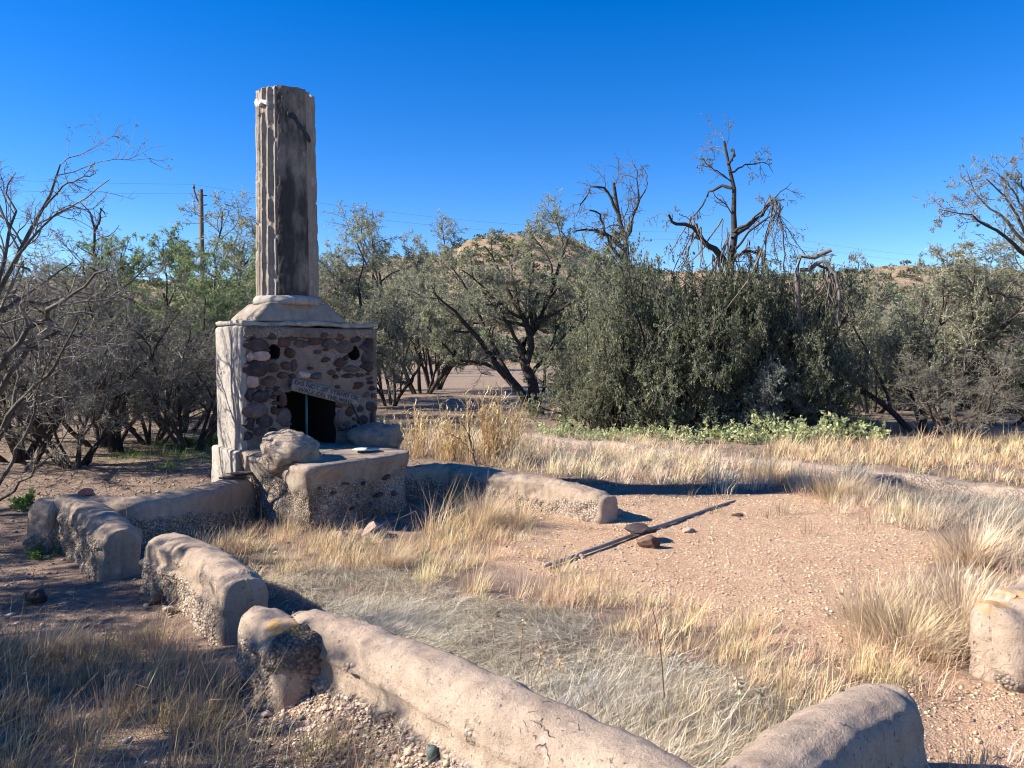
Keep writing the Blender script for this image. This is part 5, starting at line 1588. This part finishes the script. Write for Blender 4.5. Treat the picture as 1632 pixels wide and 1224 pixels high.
GOLD = (0.60, 0.445, 0.265); STRAW = (0.63, 0.485, 0.325); GREYG = (0.55, 0.475, 0.36); BRN = (0.30, 0.235, 0.15)
mat_field('matted_grass', MAT1, 8000, GREYG, wd=0.0032, hmax=0.11)
tuft_field('dry_grass', MAT1, 14, 26, 0.12, STRAW, 0.07, 60, 0.003)
mat_field('matted_grass', MAT2, 3200, (0.33, 0.29, 0.23), L0=0.32, wd=0.005)
tuft_field('dry_grass', TUFTB, 42, 58, 0.15, GOLD, 0.06, 62, 0.0032, pcut=-0.25)
tuft_field('dry_grass', TUFTW, 26, 60, 0.17, STRAW, 0.06, 60, 0.003)
tuft_field('dry_grass', TUFTX, 34, 50, 0.14, GOLD, 0.07, 60, 0.003)
tuft_field('dry_grass', TUFTS, 16, 70, 0.27, GOLD, 0.07, 45, 0.004)
tuft_field('dry_grass', TUFTC, 26, 52, 0.16, STRAW, 0.08, 65, 0.004, pcut=-0.3)
tuft_field('dry_grass', TUFTD, 17, 55, 0.22, STRAW, 0.10, 55, 0.006)
tuft_field('dry_grass', TUFTE, 11, 45, 0.20, GOLD, 0.12, 55, 0.008, pcut=-0.15)
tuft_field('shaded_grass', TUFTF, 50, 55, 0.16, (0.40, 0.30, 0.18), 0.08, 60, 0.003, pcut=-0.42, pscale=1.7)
tuft_field('dry_grass', TUFTG, 30, 45, 0.14, STRAW, 0.07, 45, 0.003)
tuft_field('green_grass', LEFTGREEN, 22, 45, 0.08, (0.16, 0.24, 0.07), 0.16, 60, 0.006, pcut=-0.02)
# sparse litter and tufts everywhere else near
ALLN = gpoly([(-300, 1400), (-300, 700), (300, 680), (1000, 655), (1632, 655), (1900, 700), (1900, 1400)])
tuft_field('sparse_grass', ALLN, 1.3, 26, 0.13, BRN, 0.09, 65, 0.005, pscale=0.6, pcut=0.0)

def litter(name, xr, yr, n, cols, L0=0.06, wd=0.006):
    X = rng.uniform(*xr, n); Y = rng.uniform(*yr, n)
    keep = fbm(np.column_stack([X, Y]), 0.8, 3, 88) > -0.25
    keep &= ~inpoly(X, Y, GRAVEL)
    X, Y = X[keep], Y[keep]; n = len(X)
    c = tints(rng, n, cols, 0.55, 0.08)
    return blades(name, X, Y, rng.uniform(0, 6.28, n), np.radians(rng.uniform(75, 96, n)), L0 * np.exp(rng.normal(0, 0.6, n)), np.radians(rng.normal(0, 20, n)), wd * rng.uniform(0.5, 1.8, n), np.clip(c, 0.01, 0.7), zoff=rng.uniform(0.004, 0.02, n))
def bits(n):
    P = sample_poly(GRAVEL, n)
    c = tints(rng, n, (0.22, 0.16, 0.11), 0.5, 0.08)
    blades('twig_litter', P[:, 0], P[:, 1], rng.uniform(0, 6.28, n), np.radians(rng.uniform(80, 96, n)), 0.05 * np.exp(rng.normal(0, 0.6, n)), np.radians(rng.normal(0, 15, n)), 0.004 * rng.uniform(0.5, 1.6, n), c, zoff=rng.uniform(0.004, 0.014, n))
bits(1500)
litter('leaf_litter', (-7, 0), (2.4, 9), 26000, (0.20, 0.155, 0.115))
litter('leaf_litter', (-11, 9), (8.5, 22), 34000, (0.19, 0.145, 0.105), 0.14, 0.014)
# individual big clumps that stand out
def clump_mesh(seed, n, hgt, spread, base_c, leanm, wd):
    r_ = np.random.default_rng(seed)
    a = r_.uniform(0, 2 * math.pi, n); rr = np.abs(r_.normal(0, spread, n))
    X = np.cos(a) * rr; Y = np.sin(a) * rr
    lean = np.radians(np.abs(r_.normal(leanm, 16, n)).clip(0, 85)); az = a + r_.normal(0, 0.5, n)
    L = hgt * np.exp(r_.normal(0, 0.22, n)); curl = np.radians(r_.uniform(5, 50, n))
    Hd = np.column_stack([np.cos(az), np.sin(az), np.zeros(n)]); up = np.array([0, 0, 1.0])
    B = np.column_stack([X, Y, np.full(n, -0.02)])
    pts = [B]
    for k in range(3):
        an = lean + curl * k / 2
        pts.append(pts[-1] + (Hd * np.sin(an)[:, None] + up * np.cos(an)[:, None]) * (L / 3)[:, None])
    sd = np.column_stack([-np.sin(az + 0.5), np.cos(az + 0.5), np.zeros(n)]) * wd / 2
    V = np.stack([pts[0] - sd, pts[0] + sd, pts[1] + sd, pts[1] - sd, pts[2] + sd * .7, pts[2] - sd * .7, pts[3]], 1).reshape(-1, 3)
    i = np.arange(n) * 7
    Q = np.concatenate([np.column_stack([i, i + 1, i + 2, i + 3]), np.column_stack([i + 3, i + 2, i + 4, i + 5])])
    T = np.column_stack([i + 5, i + 4, i + 6])
    c = np.clip(tints(r_, n, base_c, 0.25, 0.04), 0.01, 0.85)
    return mkmesh('grass_clump', V, Q, T, {'tint': np.repeat(c, 7, 0)}, smooth=False)
cm1 = clump_mesh(1, 700, 0.33, 0.10, STRAW, 36, 0.0032)
cm2 = clump_mesh(2, 800, 0.29, 0.12, (0.54, 0.42, 0.27), 38, 0.003)
for (px, py, s, m, lab) in ((770, 838, 1.15, cm1, 'tall arching clump of pale grass right of the hearth, at the gravel edge'),
                            (1330, 790, 1.3, cm2, 'large grass clump where the column shadow meets the grass'),
                            (1440, 1040, 1.1, cm2, 'fine feathery grass clump left of the right wall end'),
                            (1530, 1010, 1.2, cm1, 'feathery grass clump directly beside the right wall end'),
                            (1400, 1000, 0.9, cm2, 'low feathery grass clump at the lower right rim of the gravel'),
                            (1545, 900, 1.2, cm1, 'pale grass clump at the right rim of the gravel'),
                            (75, 1045, 0.65, cm2, 'small lone dry clump on the shaded soil at the left'),
                            (620, 905, 0.8, cm2, 'golden clump among the grass in front of the hearth'),
                            (1230, 765, 1.2, cm2, 'dark based grass clump behind the shadow band')):
    p = G(px, py)
    o = ob('grass_clump', m, M_grass, None, tuple(p), lab, 'grass clump', 'large grass clumps')
    o.scale = (s, s, s); o.rotation_euler = (0, 0, px)

# golden reeds behind the wall, right of the chimney
def reed(px, py, n, hgt, spread, seed, lab):
    r_ = np.random.default_rng(seed)
    a = r_.uniform(0, 2 * math.pi, n); rr = np.abs(r_.normal(0, spread, n))
    P0 = np.column_stack([np.cos(a) * rr, np.sin(a) * rr, np.full(n, -0.03)])
    D = nrm(np.column_stack([r_.normal(0, 0.2, n), r_.normal(0, 0.2, n), np.ones(n)]))
    L = hgt * r_.uniform(0.45, 1.1, n)
    P, Dd, RR = grow_level(r_, P0, D, L, np.full(n, 0.006), 7, 0.06, 0.0, 0.35)
    V, Q = tubes(P, RR, 3)
    p = G(px, py)
    o = thing('reed_clump', lab, 'reeds', tuple(p), 0, 'golden reed clumps')
    c1 = np.repeat(tints(r_, n, (0.55, 0.38, 0.19), 0.2, 0.05), 8 * 3, 0)
    ob('stalks', mkmesh('stalks', V, Q, attrs={'tint': c1}), M_grass, o, kind='stuff')
    pos, cdv, cl_, cr_ = spawn(r_, P, Dd, RR, L, 7, 0.2, 1.0, 20, 60, 0.26, 0.6)
    P2_, D2_, R2_ = grow_level(r_, pos, cdv, cl_, cr_, 4, 0.3, -0.12, 0.3)
    S = nrm(np.cross(D2_, [0, 0, 1.0])) * 0.006
    M_, K_, _ = P2_.shape
    V = np.stack([P2_ - S, P2_ + S], 2).reshape(-1, 3)
    i = (np.arange(M_) * K_ * 2)[:, None] + np.arange(K_ - 1)[None] * 2
    Q = np.stack([i, i + 1, i + 3, i + 2], -1).reshape(-1, 4)
    c2 = np.repeat(tints(r_, M_, (0.62, 0.49, 0.28), 0.2, 0.05), K_ * 2, 0)
    ob('leaves', mkmesh('leaves', V, Q, attrs={'tint': c2}, smooth=False), M_grass, o, kind='stuff')
reed(785, 738, 75, 1.25, 0.22, 1, 'tallest golden reed clump, right of the others')
reed(725, 735, 55, 1.0, 0.25, 2, 'middle golden reed clump behind the low wall')
reed(668, 728, 45, 0.85, 0.25, 3, 'leftmost golden reed clump beside the right arm of the hearth')
reed(815, 720, 50, 0.8, 0.3, 4, 'short sparse reed clump at the right of the reeds')
limb_tree('sapling', 'thin dark leafless sapling in front of the golden reeds', 'sapling', [([(760, 745), (752, 715), (745, 690), (735, 672)], 0.014, 0.005, 0.1), ([(755, 725), (735, 700), (712, 690)], 0.008, 0.004, 0.1), ([(748, 700), (748, 670), (752, 655)], 0.008, 0.004, -0.1)], 10.9,
          [dict(n=7, t0=0.2, a=(20, 50), lr=0.4, seg=4, wob=0.15, k=3, rr=0.6, rmin=0.003)], None, tuple(at(760, 745, 0) * np.array([1, 1, 0])), 91, (M_bark, M_bark), 0.1)

# pale leafy plants below the bushes
def leafy_mesh(seed, hgt=0.42, col=(0.43, 0.47, 0.24)):
    r_ = np.random.default_rng(seed)
    roots = vase_roots(r_, 12, (5, 60), hgt, 0.006, 0.12, 0.08, 5)
    thick, thin, lf = build_tree(r_, roots, [dict(n=4, t0=0.3, a=(20, 50), lr=0.5, seg=3, wob=0.15, rr=0.6, rmin=0.0025)], dict(n=13, l=0.055, w=0.28, c=col, droop=-0.1, along=0.5))
    mt = mkmesh('stems', *merge([thick, thin])); mt.materials.append(M_twig)
    ml = mkmesh('leaves', lf[0], lf[1], attrs={'tint': lf[2]}, smooth=False); ml.materials.append(M_leaf)
    return mt, ml
LM = [leafy_mesh(s) for s in (1, 2, 3)]
LG = 'pale leafy plants in front of the dense bushes'
rng = np.random.default_rng(99)
def leafy(px, py, s, lab, v=None, group=LG, name='leafy_plant'):
    p = G(px, py)
    o = thing(name, lab, 'plant', tuple(p), rng.uniform(0, 6), group)
    o.scale = (s, s, s * rng.uniform(0.8, 1.1))
    mt, ml = LM[int(rng.integers(0, 3))] if v is None else v
    ob('stems', mt, None, o); ob('leaves', ml, None, o)
for i in range(21):
    px = 880 + i * 23 + rng.uniform(-10, 10); py = 700 + rng.uniform(-7, 7)
    leafy(px, py, rng.uniform(0.55, 1.35), ORD[i] + ' plant from the left in the row of pale leafy plants below the dense bushes')
leafy(1352, 704, 1.5, 'pale leafy plant at the right end of the band, below the hanging vines', group=None)
leafy(914, 668, 1.1, 'bright leafy sprig beside the black tree trunk', group=None)
GV = leafy_mesh(7, 0.3, (0.14, 0.22, 0.06))
leafy(66, 884, 0.45, 'small bright green weed at the foot of the corner pier', GV, None, 'weed')
leafy(322, 712, 1.2, 'green weeds growing at the left foot of the fireplace', GV, None, 'weed')
leafy(628, 690, 0.9, 'yellow green sprig right of the chimney block', LM[0], None, 'weed')
leafy(50, 805, 0.8, 'green weed behind the corner pier at the far left', GV, None, 'weed')

# dried seed stalks standing in the matted grass
M_podm = M_grass
def stalk(px, py, hgt, seed, lab, pods=5, c=(0.45, 0.35, 0.23)):
    r_ = np.random.default_rng(seed)
    p = G(px, py)
    D = nrm(np.array([[r_.normal(0, 0.15), r_.normal(0, 0.15), 1.0]]))
    P, Dd, RR = grow_level(r_, np.zeros((1, 3)), D, np.array([hgt]), np.array([0.0035]), 8, 0.06, 0.0, 0.5)
    o = thing('dried_stalk', lab, 'dry plant', tuple(p), 0, 'dried stalks in the matted grass')
    V, Q = tubes(P, RR, 4)
    ob('stem', mkmesh('stem', V, Q, attrs={'tint': np.tile(np.array(c) * 0.8, (len(V), 1))}), M_grass, o)
    if pods:
        pos, cdv, cl_, cr_ = spawn(r_, P, Dd, RR, np.array([hgt]), pods * 4, 0.6, 1.0, 30, 130, 0.1, 0.6)
        n = len(pos)
        cdv[:, 2] -= 0.4; cdv = nrm(cdv)
        V, Q, tt = leafquads(pos, cdv, nrm(r_.normal(0, 1, (n, 3))), r_.uniform(0.018, 0.04, n), r_.uniform(0.003, 0.007, n), tints(r_, n, c, 0.3, 0.05))
        ob('leaves', mkmesh('leaves', V, Q, attrs={'tint': tt}, smooth=False), M_grass, o)
stalk(783, 1062, 0.30, 1, 'curled dry stalk standing left of its twin behind the long wall', 8)
stalk(828, 1075, 0.32, 2, 'dry leafed stalk right of its twin behind the long wall', 9)
stalk(845, 1105, 0.26, 3, 'pale dry pods close behind the long wall', 8)
stalk(893, 1092, 0.12, 4, 'short nodding dried seed head left of the reddish stem', 5)
stalk(1060, 1130, 0.5, 5, 'tallest thin reddish stem in the matted grass', 0, (0.28, 0.15, 0.10))
stalk(1094, 1095, 0.14, 6, 'rounded dry seed head right of the tall reddish stem', 8)
stalk(1180, 1160, 0.22, 7, 'dry leafy stalk near the front gap', 8, (0.55, 0.48, 0.33))
stalk(1220, 1150, 0.18, 8, 'dry seed stalk just behind the front right wall stub', 6, (0.55, 0.48, 0.33))
stalk(212, 880, 0.42, 9, 'thin bare stalk leaning on the far side of the leftmost short wall', 0)
print('script ok')
